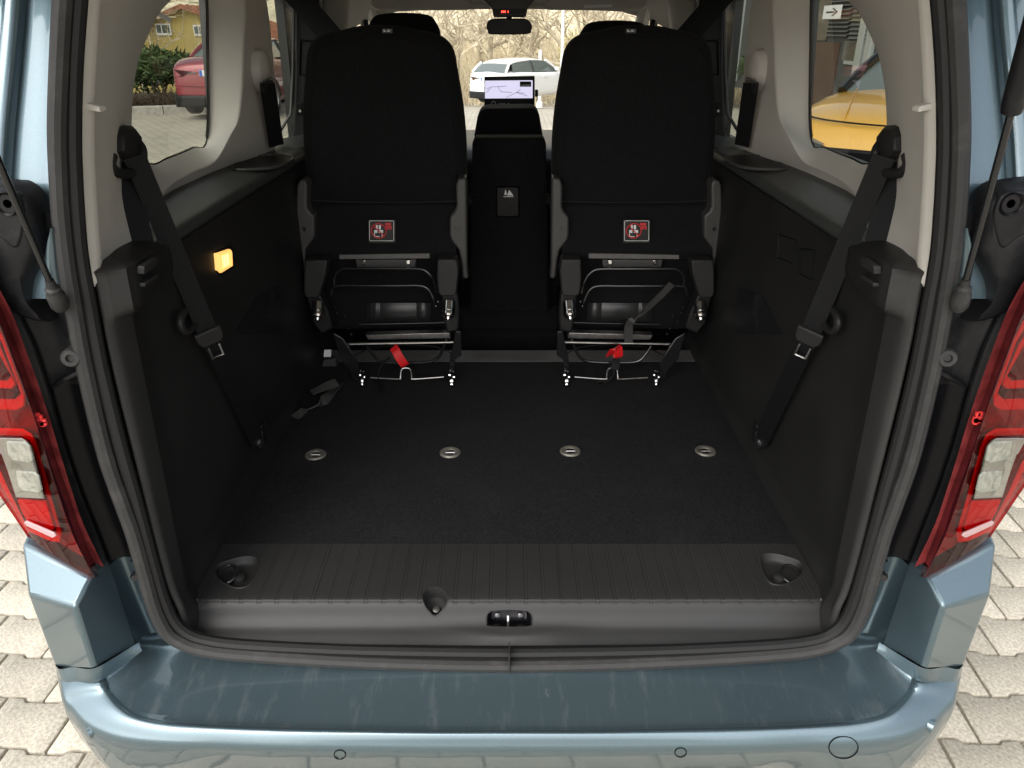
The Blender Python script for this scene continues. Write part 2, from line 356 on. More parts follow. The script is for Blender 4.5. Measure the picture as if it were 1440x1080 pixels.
# =================================================================== THE VAN
van = thing('van', 'blue-grey van with raised tailgate seen into its open black boot', 'van', (0, 3, 0))
def part(mb, name, m, parent=None, **k): return mb.build(name, m, parent or van, **k)
KS = .05 / 1.04; YS = 1.03 - KS * .56          # the tailgate opening leans: y = YS + KS*z
SO = [(-118, -150), (94, -150), (82, 0), (77, 100), (74, 180), (76, 250), (79, 300), (86, 360), (95, 420), (113, 520), (141, 640), (166, 710), (182, 750), (198, 805), (213, 858), (231, 893), (253, 908), (283, 918), (333, 925), (480, 935), (600, 940), (716, 942)][1:]
SI = [(132, -150), (120, 0), (113, 100), (112, 200), (114, 250), (117, 300), (122, 360), (135, 430), (153, 520), (178, 620), (196, 690), (208, 742), (222, 795), (235, 838), (249, 868), (270, 887), (300, 896), (360, 902), (480, 907), (600, 909), (716, 910)]
def seal_path(f, dy=0, s=0):
    """point list round the whole opening; f=0 outer edge, 1 inner edge"""
    def interp(L, t):
        a = t * (len(L) - 1); i = min(int(a), len(L) - 2); f_ = a - i
        return (L[i][0] * (1 - f_) + L[i + 1][0] * f_, L[i][1] * (1 - f_) + L[i + 1][1] * f_)
    Nn = 21; o = [interp(SO, i / (Nn - 1)) for i in range(Nn)]; q = [interp(SI, i / (Nn - 1)) for i in range(Nn)]
    return [A(o[i][0] * (1 - f) + q[i][0] * f, o[i][1] * (1 - f) + q[i][1] * f, y=YS + dy, k=KS) for i in range(Nn)]
def around(left):   # left half (top to centre) -> whole, with the top closed over
    right = [Vector((-p.x, p.y, p.z)) for p in reversed(left[:-1])]
    return left + right
def top_close(path):
    a = path[0]; h = Vector((0, .06, .0))
    T = [Vector((-a.x * 0 + a.x * f, a.y + .02, a.z + dz)) for f, dz in ((.985, .06), (.93, .10), (.8, .125), (.4, .14), (0, .145))]
    return T
def full(left):
    T = top_close(left)            # corner up to centre (left side)
    L = list(reversed(T)) + left   # centre top, left corner, down, bottom centre
    return around(L)[:-1]
seal = MB()
for f, rr_, dy in ((.18, .0125, -.014), (.02, .004, -.004)):
    seal.tube(crom(full(seal_path(f, dy)), 4, True), rr_, 10, closed=True)
b0 = crom(full(seal_path(-.02, .006)), 4, True); b1 = crom(full(seal_path(1.06, .02)), 4, True)
door_seal = part(seal, 'door_seal', K['rubber'])
mb = MB(); mb.tube(crom(full(seal_path(.74, -.001)), 4, True), .0115, 10, closed=True); part(mb, 'inner_bead', K['rubber2'], door_seal)
mb = MB(); mb.grid([b0, b1], cu=True); part(mb, 'seal_groove', K['groove'], door_seal)
# little moulded join of the seal at the bottom middle
mb = MB(); c = A(716, 926, y=YS - .018, k=KS); mb.cbox(c, (.002, .03, .046)); 
o = part(mb, 'seal_join', K['rubber'], door_seal)

def zof(u, v, y): return A(u, v, y=y).z
# ---------------------------------------------------------- sides, left then right
sealI = seal_path(1.0, .012)
def sealx(z, f=1.0):
    P = seal_path(f, 0); P = [p for p in P[:15]]
    for a, b in zip(P, P[1:]):
        if a.z >= z >= b.z:
            t = (a.z - z) / (a.z - b.z); return a.x + (b.x - a.x) * t
    return P[0].x if z > P[0].z else P[-1].x
for s in (-1, 1):
    # lower side trim: rounded return behind the seal, then the long panel
    mb = MB(); rows = []
    for z, bl_ in ((.585, 0), (.62, 0), (.66, 0), (.70, 0), (.78, 0), (.88, 0), (.98, 0), (1.08, 0), (1.16, 0), (1.19, .12), (1.205, .85), (1.225, 1), (1.25, 1), (1.268, 1), (1.276, .9)):
        xs_ = sealx(z); y0 = YS + KS * z + .012
        x1 = -.612 if z > .64 else -.600
        lo_ = [(xs_ - .012, y0 + .03), (xs_ - .002, y0), (xs_ + .008, y0 + .006), ((xs_ + x1) / 2 + .012, y0 + .022), (x1 + .014, y0 + .055), (x1, y0 + .12), (x1, 1.27), (x1, 1.36), (x1, 1.6), (x1, 2.0), (x1, 2.42)]
        hi_ = [(xs_ - .012, y0 + .03), (xs_ - .002, y0), (xs_ + .012, y0 + .003), (-.594, y0 + .008), (-.576, y0 + .022), (-.571, y0 + .06), (-.590, 1.26), (-.612, 1.36), (-.612, 1.6), (-.612, 2.0), (-.612, 2.42)]
        rows.append(M([Vector((a_[0] + (c_[0] - a_[0]) * bl_, a_[1] + (c_[1] - a_[1]) * bl_, min(z, 1.276 if n_ < 6 else 1.262 if n_ == 6 else 1.240 + z * .002))) for n_, (a_, c_) in enumerate(zip(lo_, hi_))], s))
    rows.append([p + (Vector((s * .03, .03, .004)) if n_ < 7 else Vector((0, 0, .0001))) for n_, p in enumerate(rows[-1])]); rows.append([p + (Vector((s * .04, .05, -.004)) if n_ < 7 else Vector((0, 0, .0001))) for n_, p in enumerate(rows[-1])])
    mb.patch([r_[4:] for r_ in rows], 5, 3)
    side = part(mb, 'side_trim', K['panel'], smooth=60)
    mb = MB(); mb.patch([r_[:5] for r_ in rows], 5, 3); part(mb, 'pillar_return', K['plastic'], smooth=60)
    # recessed panel outline and small details of the trim
    def SX(u, v, dx=0): return A(u, v, x=.612, s=s) + Vector((-s * dx, 0, 0))
    # hook stack on the upper corner
    for (u0, v0, u1, v1) in ((192, 374, 203, 386), (190, 398, 204, 404)):
        mb = MB(); pts = [A(u, v, y=1.118, s=s) for u, v in ((u0, v0), (u1, v0), (u1, v1), (u0, v1))]
        mb.prism(pts, (0, .05, 0)); part(mb, 'clip', K['plastic'], side, bevel=.002)
    # bag hook
    mb = MB(); hk = [(246, 437), (240, 447), (240, 458), (247, 466), (256, 462), (262, 452), (270, 440)]
    mb.tube(crom([SX(u, v, .018) for u, v in hk], 4), .007, 8); part(mb, 'bag_hook', K['panel'], side)
    # rear view of storage flap seams on the side panel
    if s > 0:
        for (q) in (((1096, 330), (1120, 338), (1117, 372), (1094, 362)), ((1126, 350), (1146, 352), (1143, 394), (1125, 385))):
            mb = MB(); pts = [SX(1432 - u, v, .001) for u, v in q]; mb.tube(pts + pts[:1], .0012, 6); part(mb, 'flap_seam', K['gloss'], side)
    # step notch of the tray
    mb = MB(); mb.prism([SX(u, v, .002) for u, v in ((395, 402), (360, 415), (330, 470), (395, 470))], (-s * -.01, 0, 0)); part(mb, 'tray_panel', K['trim_black'], side, bevel=.002)
    # ----- ledge
    mb = MB(); rows = []
    for y, xi, xo in ((1.20, .605, .70), (1.30, .612, .735), (1.42, .617, .75), (1.7, .618, .753), (2.0, .618, .755), (2.15, .618, .735), (2.28, .618, .715), (2.42, .618, .71)):
        rows.append(M([(-xi, y, 1.235), (-xi - .002, y, 1.252), (-xi - .012, y, 1.262), (-xi - .05, y, 1.266), (-xo, y, 1.274), (-xo - .03, y, 1.262)], s))
    mb.patch(rows, 4, 4); ledge = part(mb, 'side_ledge', K['ledge'], smooth=60)
    mb = MB(); q = [(325, 237), (352, 222), (385, 218), (412, 222), (395, 233), (365, 238)]
    q3 = crom([A(u, v, z=1.272, s=s) for u, v in q], 5, True); mb.tube(q3, .004, 6, closed=True); ch = part(mb, 'cup_holder', K['brush'], ledge)
    mb = MB(); mb.add([p + Vector((0, 0, .001)) for p in q3], [tuple(range(len(q3)))]); part(mb, 'holder_well_shade', K['panel'], ch)  # flat dark disc: the shade of a recess put into its colour
    # ----- upper pillar and window trim: a ring of loops round the quarter window
    Bx = .712
    rear_px = [(188, 215), (185, 190), (184, 165), (187, 120), (195, 80), (206, 52), (222, 20), (240, 0), (262, -22)]
    Bl = [A(u, v, x=Bx) for u, v in rear_px] + [Vector((-Bx + .004, 2.10, 1.735)), Vector((-Bx + .008, 2.22, 1.74))]
    fr_px = [(345, 0), (343, 60), (341, 120), (336, 165), (324, 190)]
    Bl += [A(u, v, x=Bx - .005) for u, v in fr_px]
    Bl += [Vector((-.730, 1.93, 1.302)), Vector((-.742, 1.83, 1.296)), Vector((-.74, 1.71, 1.294)), Vector((-.728, 1.57, 1.300))]
    Al_px = [(293, 0), (294, 60), (295, 120), (294.5, 180), (288, 207)]
    Al = [Vector((-.782, p.y + .10, max(p.z, 1.34) + .0)) for p in Bl[:2]] + [Vector((-.782, p.y + .09, p.z)) for p in Bl[2:6]] + [Vector((-.78, p.y + .07, p.z - .01)) for p in Bl[6:9]]
    Al += [Vector((-.778, 2.10, 1.70)), Vector((-.776, 2.17, 1.70))] + [A(u, v, x=.782) for u, v in Al_px]
    Al += [Vector((-.782, 1.95, 1.331)), Vector((-.782, 1.87, 1.330)), Vector((-.782, 1.78, 1.330)), Vector((-.782, 1.69, 1.332))]
    N = len(Bl)
    # outer loop: along the seal, over the top, down the C-pillar, back along the ledge
    Cl = []
    for z in (1.252, 1.30, 1.36, 1.44, 1.52, 1.60, 1.66, 1.72, 1.80): Cl.append(Vector((sealx(z) - .004, YS + KS * z + .013, z)))
    Cl += [Vector((-.55, 1.6, 1.83)), Vector((-.56, 2.2, 1.84))]
    Cl += [Vector((-.70, 2.46, 1.76)), Vector((-.702, 2.45, 1.6)), Vector((-.703, 2.44, 1.46)), Vector((-.703, 2.43, 1.36)), Vector((-.703, 2.32, 1.266))]
    Cl += [Vector((-.742, 2.07, 1.262)), Vector((-.752, 1.87, 1.262)), Vector((-.745, 1.60, 1.262)), Vector((-.634, 1.30, 1.252))]
    assert len(Cl) == N, (len(Cl), N)
    def lerp(a, b, t): return a + (b - a) * t
    mids = []
    for i in range(N):
        c_, b_ = Cl[i], Bl[i]
        if i <= 8:      # the pillar: round return then flat face
            e1 = c_ + Vector((.006, .022, 0)); e2 = c_ + Vector((-.006, .055, 0)); e3 = lerp(c_, b_, .42) + Vector((.012, 0, 0)); e4 = lerp(c_, b_, .93) + Vector((.004, 0, 0))
        else:
            e1, e2, e3, e4 = lerp(c_, b_, .1), lerp(c_, b_, .25), lerp(c_, b_, .55), lerp(c_, b_, .92)
        mids.append((c_, e1, e2, e3, e4, b_, lerp(b_, Al[i], .18) + Vector((0, 0, 0)), lerp(b_, Al[i], .55), Al[i]))
    loops = [[mids[i][j] for i in range(N)] for j in range(9)]
    loops = [crom(L, 4, True) for L in loops]
    cols = [crom([L[i] for L in loops], 2) for i in range(len(loops[0]))]
    mb = MB(); mb.grid([M([c[j] for c in cols], s) for j in range(len(cols[0]))], cu=True)
    ptrim = part(mb, 'pillar_trim', K['beige'], smooth=70)
    # small rectangular notch in the pillar trim
    mb = MB(); q = [A(u, v, y=1.095, s=s) for u, v in ((116, 143), (139, 150), (141, 158), (117, 154))]; mb.prism(q, (0, .02, 0)); part(mb, 'trim_cap', K['beige'], ptrim, bevel=.0015)
    # glass + black border
    AL = [Vector((p.x, p.y, p.z)) for p in crom(Al, 4, True)]
    cen = sum(AL, Vector()) / len(AL)
    mb = MB(); gl = M([Vector((-.786, p.y, p.z)) + (p - cen).normalized() * .02 * Vector((0, 1, 1)).length / 1.4 for p in AL], s)
    mb.add(gl, [tuple(range(len(gl)))]); gwin = part(mb, 'quarter_window', K['tint'], smooth=0)
    mb = MB(); mb.grid([M([Vector((-.784, p.y, p.z)) + (p - cen).normalized() * .012 for p in AL], s), M([Vector((-.784, p.y, p.z)) - (Vector((0, .018, 0)) if p.y > 2.04 else (p - cen).normalized() * .004) for p in AL], s)], cu=True)
    part(mb, 'window_border', K['frit'], gwin, smooth=0)
    if s < 0:
        mb = MB(); mb.prism([A(u, v, x=.776) for u, v in ((222, 22), (226, 17.5), (241.5, 26), (240.5, 32))], (-.002, 0, 0)); part(mb, 'window_sticker', K['white'], gwin, smooth=0)
    # ----- belt guide and belt on the D-pillar
    bel = MB()
    g0 = A(189, 220, x=.632, s=s); tg = A(294, 472, x=.575, s=s); an = A(364, 622, x=.585, s=s)
    wd = [Vector((0, -.9, .25)).lerp(Vector((0, -1, .1)), t / 12) for t in range(13)]
    pth = [g0.lerp(tg, t / 6) + Vector((-s * -.0, 0, 0)) * 0 for t in range(7)] + [tg.lerp(an, t / 6) for t in range(1, 7)]
    bel.ribbon(pth, [Vector((-s * .75, .6, 0))] * 13, .037)
    # strap going down from the guide into the trim
    gd = A(172, 228, x=.66, s=s); dn = A(201, 356, x=.632, s=s)
    bel.ribbon([gd.lerp(dn, t / 4) for t in range(5)], Vector((-s * .75, .6, 0)), .042)
    belt = part(bel, 'seat_belt', K['belt'])
    mb = MB(); q = [(165, 178), (180, 176), (190, 190), (189, 212), (181, 226), (168, 222), (158, 212), (157, 190)]
    f0 = [A(u, v, x=.655, s=s) for u, v in q]; cc = sum(f0, Vector()) / len(f0)
    outd = Vector((-s * -1, 0, 0)) if False else Vector((s * -1, -.55, 0)).normalized()
    lo = [[p - outd * .035 for p in f0], [p + outd * .012 for p in f0], [cc + (p - cc) * .8 + outd * .024 for p in f0], [cc + (p - cc) * .45 + outd * .028 for p in f0]]
    mb.grid([list(L) for L in lo], cu=True); mb.f.append(tuple(range(24, 32))); part(mb, 'belt_guide_cover', K['panel'], belt, bevel=.002)
    mb = MB(); q = [(158, 218), (156, 232), (166, 243), (184, 243), (198, 232), (200, 212), (190, 196)]
    mb.tube(crom([A(u, v, x=.640, s=s) for u, v in q], 4), .0085, 8); part(mb, 'guide_loop', K['panel'], belt)
    mb = MB(); ax = (an - g0).normalized(); wv = (Vector((-s * .75, .6, 0)) - ax * ax.dot(Vector((-s * .75, .6, 0)))).normalized(); nv = ax.cross(wv)
    def TP(a, b, c_): return tg + wv * a + ax * b + nv * c_
    mb.prism([TP(-.026, -.014, -.005), TP(.026, -.014, -.005), TP(.026, .008, -.005), TP(.018, .020, -.005), TP(-.018, .020, -.005), TP(-.026, .008, -.005)], nv * .010); tongue = part(mb, 'belt_tongue', K['panel'], belt, bevel=.003)
    mb = MB(); mb.tube([TP(-.011, .024, 0), TP(-.011, .052, 0), TP(.011, .052, 0), TP(.011, .024, 0)], .0032, 6); part(mb, 'tongue_plate', K['steel'], tongue)
    mb = MB(); mb.lathe(an, Vector((-s, -.8, .1)), [(0, -.02), (.016, -.02), (.016, .006), (.012, .012), (.006, .014), (0, .014)]); part(mb, 'belt_anchor', K['blacksteel'], belt)
    mb = MB(); mb.prism([an + Vector((-s * .012, y, z)) for y, z in ((-.012, 0), (.012, 0), (.018, .05), (-.01, .05))], (-s * .004, 0, 0)); part(mb, 'anchor_plate', K['blacksteel'], belt, bevel=.001)
    # ----- painted D-pillar channel outside the seal
    mb = MB(); rows = []
    for v, ls in ((-150, 40), (0, 32), (60, 27), (120, 22), (180, 16), (240, 11), (300, 9), (340, 8), (380, 8), (420, 10)):
        yl = 1.085 + (300 - v) * .00032
        se = A(78 + (max(0, v - 250) * .1 if v >= 250 else 0) + (4 if v < 50 else 0) + max(0, -v) * .09, v, y=yl)
        l0 = A(ls + 2, v, y=yl + .006); l1 = A(ls - 6, v, y=yl - .008)
        rows.append(M([se + Vector((.02, .01, 0)), se, lerp(se, l0, .35), lerp(se, l0, .85), l0, l0 + Vector((-.004, -.012, 0)), l1], s))
    mb.patch(rows, 4, 3); part(mb, 'pillar_channel', K['paint'], smooth=50)
    mb = MB(); rows = []
    for v, ls in ((-150, 36), (0, 26), (60, 21), (120, 15), (180, 9), (240, 5), (300, 2), (360, 0)):
        l1 = A(ls + 1, v, y=1.076 + (300 - v) * .00032); 
        rows.append(M([l1 + Vector((.002, .03, 0)), l1, l1 + Vector((-.012, -.006, 0)), l1 + Vector((-.020, -.004, 0)), l1 + Vector((-.021, .006, 0)), l1 + Vector((-.055, .004, 0)), l1 + Vector((-.062, -.006, 0)), l1 + Vector((-.10, .02, 0)), Vector((-.885, 1.20, l1.z)), Vector((-.895, 1.5, l1.z))], s))
    mb.patch(rows, 4, 3); part(mb, 'quarter_panel', K['paint'], smooth=40)
    # painted swelling beside the strut foot
    mb = MB(); rows = [[A(u, v, y=1.05, s=s) + Vector((0, d, 0)) for u, d in zip(us, (.03, .0, -.012, 0, .03))] for v, us in
        ((318, (68, 74, 78, 82, 92)), (345, (60, 66, 74, 84, 96)), (375, (58, 64, 74, 86, 98)), (400, (64, 70, 78, 90, 100)), (415, (74, 78, 84, 92, 102)))]
    mb.patch(rows, 4, 4); part(mb, 'hinge_swell', K['paint'], smooth=60)
    # ----- black trim between lamp and seal
    T = [(-140, 86, -150, -180), (300 - 60, 76, -85, -110), (300, 79, -45, -65), (360, 85, -12, -28), (424, 96, 18, 0), (481, 108, 46, 24), (545, 121, 68, 46), (596, 133, 82, 65), (640, 144, 95, 80), (690, 160, 112, 99), (740, 178, 132, 117), (790, 194, 151, 134)]
    T = T[2:]
    mb = MB(); mb2 = MB(); r1 = []; r2 = []; hl = []
    for v, a, b, c_ in T:
        pa = A(a + 4, v, y=1.066, s=s); pb = A(b + 2, v, y=1.062, s=s); pc = A(b, v, y=1.045, s=s); pd = A(b - 3, v, y=1.042, s=s); pe = A(c_, v, y=1.028, s=s); pf = A(c_ - 6, v, y=1.05, s=s)
        r1.append([pa, lerp(pa, pb, .5) + Vector((0, .014, 0)), lerp(pa, pb, .85) + Vector((0, .008, 0)), pb, pc])
        r2.append([pc + Vector((0, .001, 0)), pd, pd + Vector((s * -.0012, .003, 0)) if False else lerp(pc, pd, 2) + Vector((0, .003, 0)), lerp(pd, pe, .9), pe, pf]); hl.append(pd)
    up1 = [r for r, t in zip(r1, T) if t[0] <= 545]; lo1 = [r for r, t in zip(r1, T) if t[0] >= 545]
    mb.patch(up1, 3, 3); part(mb, 'lamp_surround', K['trim_black'], smooth=50)
    mb = MB(); mb.patch(lo1, 3, 3); part(mb, 'lamp_surround', K['gloss'], smooth=50)
    mb2.patch(r2, 3, 3); part(mb2, 'lamp_surround_edge', K['trim_black'], smooth=50)
    # moulded lip between upper and lower pieces
    mb = MB(); mb.prism([A(u, v, y=1.052, s=s) for u, v in ((70, 542), (110, 520), (118, 524), (74, 547))], (0, .02, 0)); part(mb, 'surround_lip', K['trim_black'], bevel=.003)
    mb = MB(); rr_ = [[A(u + d, v, y=1.048, s=s) + Vector((0, yy, 0)) for d, yy in ((-2, .02), (0, 0), (6, 0), (9, .015))] for u, v in ((110, 522), (124, 570), (140, 630), (160, 695), (180, 755), (191, 790))]
    mb.patch(rr_, 2, 3); part(mb, 'seal_flange', K['trim_black'], smooth=40)
    # strut cover, a rounded black moulding, with its screw hole
    mb = MB(); q = [(-70, 262), (10, 258), (30, 262), (45, 275), (53, 296), (57, 325), (62, 350), (54, 372), (46, 398), (52, 430), (72, 452), (30, 440), (-20, 400), (-70, 380)]
    q3 = crom([A(u, v, y=1.055, s=s) for u, v in q], 3, True); cc = sum(q3, Vector()) / len(q3)
    lo = [[p + Vector((0, .03, 0)) for p in q3], q3, [p + (cc - p).normalized() * .006 + Vector((0, -.016, 0)) for p in q3], [p + (cc - p).normalized() * .014 + Vector((0, -.022, 0)) for p in q3]]
    mb.grid(lo, cu=True); nq = len(q3); mb.f.append(tuple(range(3 * nq, 4 * nq))); cover = part(mb, 'strut_cover', K['trim_black'], smooth=50)
    mb = MB(); q = [(-60, 276), (10, 270), (26, 282), (33, 305), (30, 330), (20, 350), (-8, 330), (-60, 330)]
    q3 = crom([A(u, v, y=1.03, s=s) for u, v in q], 3, True); mb.prism(q3, (0, .02, 0)); part(mb, 'cover_face', K['trim_black'], cover, bevel=.003)
    hc = A(9, 287, y=1.028, s=s); mb = MB(); mb.lathe(hc, (0, -1, 0), [(.0, -.015), (.012, -.014), (.013, .0), (.0155, .0022), (.0165, .0)], 20); part(mb, 'screw_hole', K['gloss'], cover)
    mb = MB(); mb.lathe(hc, (0, -1, 0), [(0, -.002), (.006, -.002), (.006, -.012)], 12); part(mb, 'screw', K['steel'], cover)
    # ----- gas strut
    S0 = A(82, 424, y=1.02, s=s); S1 = A(0, 232, y=.93, s=s) if s < 0 else A(12, 165, y=.93, s=s); d = (S1 - S0).normalized(); L0 = .27 if s < 0 else .285
    mb = MB(); mb.tube([S0 + d * .02, S0 + d * L0], .0045, 12); rod = part(mb, 'gas_strut', K['blacksteel'])
    mb = MB(); mb.lathe(S0 + d * L0, d, [(.004, -.004), (.011, 0), (.0125, .01), (.0125, .42), (.008, .43), (0, .43)], 18); part(mb, 'strut_cylinder', K['trim_black'], rod)
    mb = MB(); mb.lathe(S0 + d * .028, -d, [(0, -.012), (.006, -.012), (.007, 0), (.0105, .003), (.0105, .012), (.0125, .015), (.0125, .034), (.009, .042), (0, .042)], 18); part(mb, 'strut_socket', K['rubber'], rod)
    # ----- rubber buffer
    bc = A(100, 503, y=1.035, s=s); mb = MB(); mb.lathe(bc, Vector((-s * .25, -1, .12)), [(.013, -.04), (.0145, -.004), (.0145, .002), (.012, .006), (.0065, .006), (.005, .001), (0, .001)], 24); part(mb, 'rubber_buffer', K['rubber'])
    # ----- tail light
    Ipx = [(-95, 250), (-66, 300), (-29, 360), (0, 424), (24, 481), (46, 545), (65, 596), (82, 645), (100, 692), (118, 745), (140, 809)]
    Rpx = [(-112, 250), (-88, 300), (-48, 372), (-8, 440), (16, 500), (33, 545), (52, 600), (66, 645), (82, 695), (102, 752), (132, 813)]
    Ip = [A(u, v, y=1.024) for u, v in Ipx]; Rp = [A(u, v, y=.985) for u, v in Rpx]
    Op = []
    for p in Rp:
        t = (p.z - .77) / .6; t = max(0, t)
        Op.append(Vector((-.80 - .062 * min(1, t * 3.2) + max(0, t - .5) * .03, 1.03 + .035 * t, p.z + .052 - .02 * min(1, t))))
    rows = []
    for a, b, c_ in zip(Ip, Rp, Op):
        m1 = lerp(b, c_, .33) + Vector((0, -.004, 0)); m2 = lerp(b, c_, .7) + Vector((0, -.005, 0))
        rows.append((a, b, m1, m2, c_, c_ + Vector((-.022, .05, .004)), c_ + Vector((-.03, .16, .01))))
    mb = MB(); mb.patch([M([r[0], lerp(r[0], r[1], .5), r[1] + Vector((0, .003, 0)), r[1]], s) for r in rows], 2, 3); tl = part(mb, 'tail_light', K['lensdark'], smooth=50)
    mb = MB(); mb.patch([M([r[1], lerp(r[1], r[2], .15), r[2], r[3], lerp(r[3], r[4], .8), r[4], r[5], r[6]], s) for r in rows], 3, 3)
    part(mb, 'lens_cover', K['redglass'], tl, smooth=50)
    mb = MB(); mb.patch([M([q_ + Vector((.003 if n_ == 0 else 0, .028, 0)) for n_, q_ in enumerate((r[1], r[2], r[3], r[4], r[5]))], s) for r in rows], 3, 3); part(mb, 'lamp_back', K['lamp_back'], tl, smooth=50)
    def F(u, v, off=0.0):    # on the rear face of the lamp
        k_ = .43; dx, dy, dz = ray(u, v); c0 = .985 - k_ * .705 - .004 - off
        t = c0 / (dy - k_ * abs(dx)); p_ = Vector((dx * t, dy * t, CAMZ + dz * t))
        return Vector((-p_.x, p_.y, p_.z)) if s > 0 else p_
    def lens(name, q, m, off, th=.006, par=None, bev=.002, n_=0):
        mb = MB(); q3 = [F(u, v, off) for u, v in q]
        if n_: q3 = crom(q3, n_, True)
        mb.prism(q3, (0, th, 0)); return part(mb, name, m, par or tl, bevel=bev)
    # lower cell: frame, two clear lamps, red reflector, pale bar
    lens('lamp_frame', [(-42, 602), (30, 604), (44, 612), (52, 632), (68, 690), (86, 752), (84, 764), (70, 762), (34, 746), (4, 690), (-14, 650)], K['lensbright'], -.016, bev=.003)
    lens('lamp_recess', [(-36, 612), (28, 614), (40, 620), (46, 636), (62, 694), (78, 748), (70, 752), (36, 738), (12, 690), (-6, 650)], K['lensblack'], -.0125, bev=.002)
    lens('lamp_housing', [(-30, 616), (30, 617), (39, 624), (46, 650), (62, 702), (22, 700), (12, 668), (2, 640)], K['lensgrey'], .0058, .004, bev=.0015)
    lens('reverse_lamp', [(8, 621), (35, 622), (41, 628), (46, 648), (40, 652), (18, 648), (10, 640)], K['lensclear'], .0085, .005, bev=.002)
    lens('reverse_lamp', [(21, 663), (48, 664), (54, 670), (59, 690), (54, 694), (32, 691), (25, 684)], K['lensclear'], .0085, .005, bev=.002)
    lens('reflector', [(24, 703), (64, 705), (76, 744), (70, 747), (40, 737), (30, 720)], K['lensbright'], -.009, bev=.0015)
    lens('pale_bar', [(36, 733), (76, 750), (79, 754), (74, 757), (37, 740), (33, 735)], mat('pink_clear_bar', (.40, .24, .25), .12, coat=1), .006, .004, bev=.0012)
    lens('clear_lens', [(2, 618), (36, 619), (44, 628), (62, 700), (24, 698), (12, 668)], K['glass'], .0112, .0015, bev=0)
    # upper cell: nested red U round a smoked panel
    lens('lamp_band', [(-78, 420), (-30, 410), (4, 476), (34, 557), (34, 572), (24, 578), (-60, 575)], K['lensbright'], -.018, bev=.003)
    lens('lamp_groove', [(-74, 424), (-36, 418), (1, 482), (28, 555), (20, 562), (-56, 560)], K['lensblack'], -.0155, bev=.002)
    lens('lamp_band', [(-70, 428), (-42, 424), (-2, 486), (22, 542), (16, 548), (-54, 545)], K['lensbright'], -.0125, bev=.003)
    lens('smoked_panel', [(-66, 434), (-50, 430), (-8, 490), (14, 530), (8, 536), (-50, 532)], K['lensblack'], -.0095, bev=.002)
    lens('lamp_bar', [(-54, 549), (12, 549), (20, 553), (18, 560), (-54, 559)], K['lensblack'], -.0115, bev=.0015)
    mb = MB(); st = A(60, 588, y=1.0, s=s)
    for k_ in range(9):
        a_ = rnd.uniform(0, 6.28); r_ = rnd.uniform(.004, .011); mb.cbox(st + Vector((math.cos(a_) * r_ * .5, -.004, math.sin(a_) * r_)), (.006, .004, .006))
    part(mb, 'lens_glint', K['lensbright'], tl)  # bright red bits standing in for a faceted reflection in the lens
    # ----- bumper corner tower
    a = A(131, 811, y=1.0); b = A(30, 766, y=1.035); c_ = A(105, 853, y=.955); d_ = A(39, 838, y=.99); e = A(131, 939, y=.955); f = A(76, 936, y=1.005)
    g = A(152, 792, y=1.05); h = A(190, 905, y=1.02); b2 = Vector((-.875, 1.25, b.z + .03)); f2 = Vector((-.885, 1.25, f.z)); d2 = Vector((-.88, 1.22, d_.z)); a2 = a + Vector((-.02, .06, .02))
    mb = MB(); V = [a, b, c_, d_, e, f, g, h, b2, f2, d2, a2]
    mb.add(M(V, s), [(0, 1, 3, 2), (2, 3, 5, 4), (0, 2, 4, 7, 6), (1, 8, 10, 3), (3, 10, 9, 5), (0, 6, 11), (0, 11, 8, 1)])
    part(mb, 'bumper_corner', K['paint'], bevel=.007, seg=3, smooth=40)
    # painted strip and black strip between tower and seal
    mb = MB(); rows = []
    for v, s_, ti in ((788, 196, 147), (815, 203, 158), (850, 213, 173), (880, 226, 187), (900, 244, 197), (912, 262, 205)):
        p0 = A(s_ + 5, v, y=1.062); p1 = A(s_ - 12, v + 2, y=1.064); p2 = A(ti + 8, v + 6, y=1.06); p3 = A(ti, v + 8, y=1.045); p4 = A(ti - 4, v + 8, y=1.04)
        rows.append(M([p0, p1, lerp(p1, p2, .2) + Vector((0, .02, 0)), lerp(p1, p2, .8) + Vector((0, .02, 0)), p2, p3, p4, p4 + Vector((-.02, .02, 0))], s))
    mb.patch(rows, 3, 3); part(mb, 'rear_panel', K['paint'], smooth=40)
    mb = MB(); mb.lathe(A(190, 811, y=1.055, s=s), (-s * .3, -1, .2), [(0, .006), (.006, .006), (.008, 0), (.008, -.02)], 12); part(mb, 'panel_bolt', K['blacksteel'])

# interior lamp, left side only
side_l = [o for o in van.children if o.name.startswith('side_trim')][0]
mb = MB(); q = [A(u, v, x=.604) for u, v in ((306, 356), (324, 350), (327, 354), (328, 374), (312, 384), (308, 380))]; mb.prism(q, (-.012, 0, 0)); part(mb, 'interior_lamp', K['lamp'], side_l, bevel=.002)
mb = MB(); q = [A(u, v, x=.6035) for u, v in ((312, 360), (322, 356), (323, 372), (314, 377))]; mb.prism(q, (-.003, 0, 0)); part(mb, 'lamp_core', mat('bright_lamp_core', (.9, .7, .3), .3, emit=(1, .66, .24), estr=.75), side_l, bevel=.001)
mb = MB()
for k_ in range(5): mb.tube([A(309 + k_ * 4, 358 - k_ * 1.5, x=.6028), A(311 + k_ * 3.6, 381 - k_ * 1.8, x=.6028)], .0006, 5)
part(mb, 'lens_rib', K['lamp'], side_l)
mb = MB(); q = [A(u, v, x=.609) for u, v in ((303, 355), (324, 346), (330, 352), (331, 376), (311, 388), (305, 382))]; mb.prism(q, (-.012, 0, 0)); part(mb, 'lamp_bezel', K['gloss'], side_l, bevel=.002)

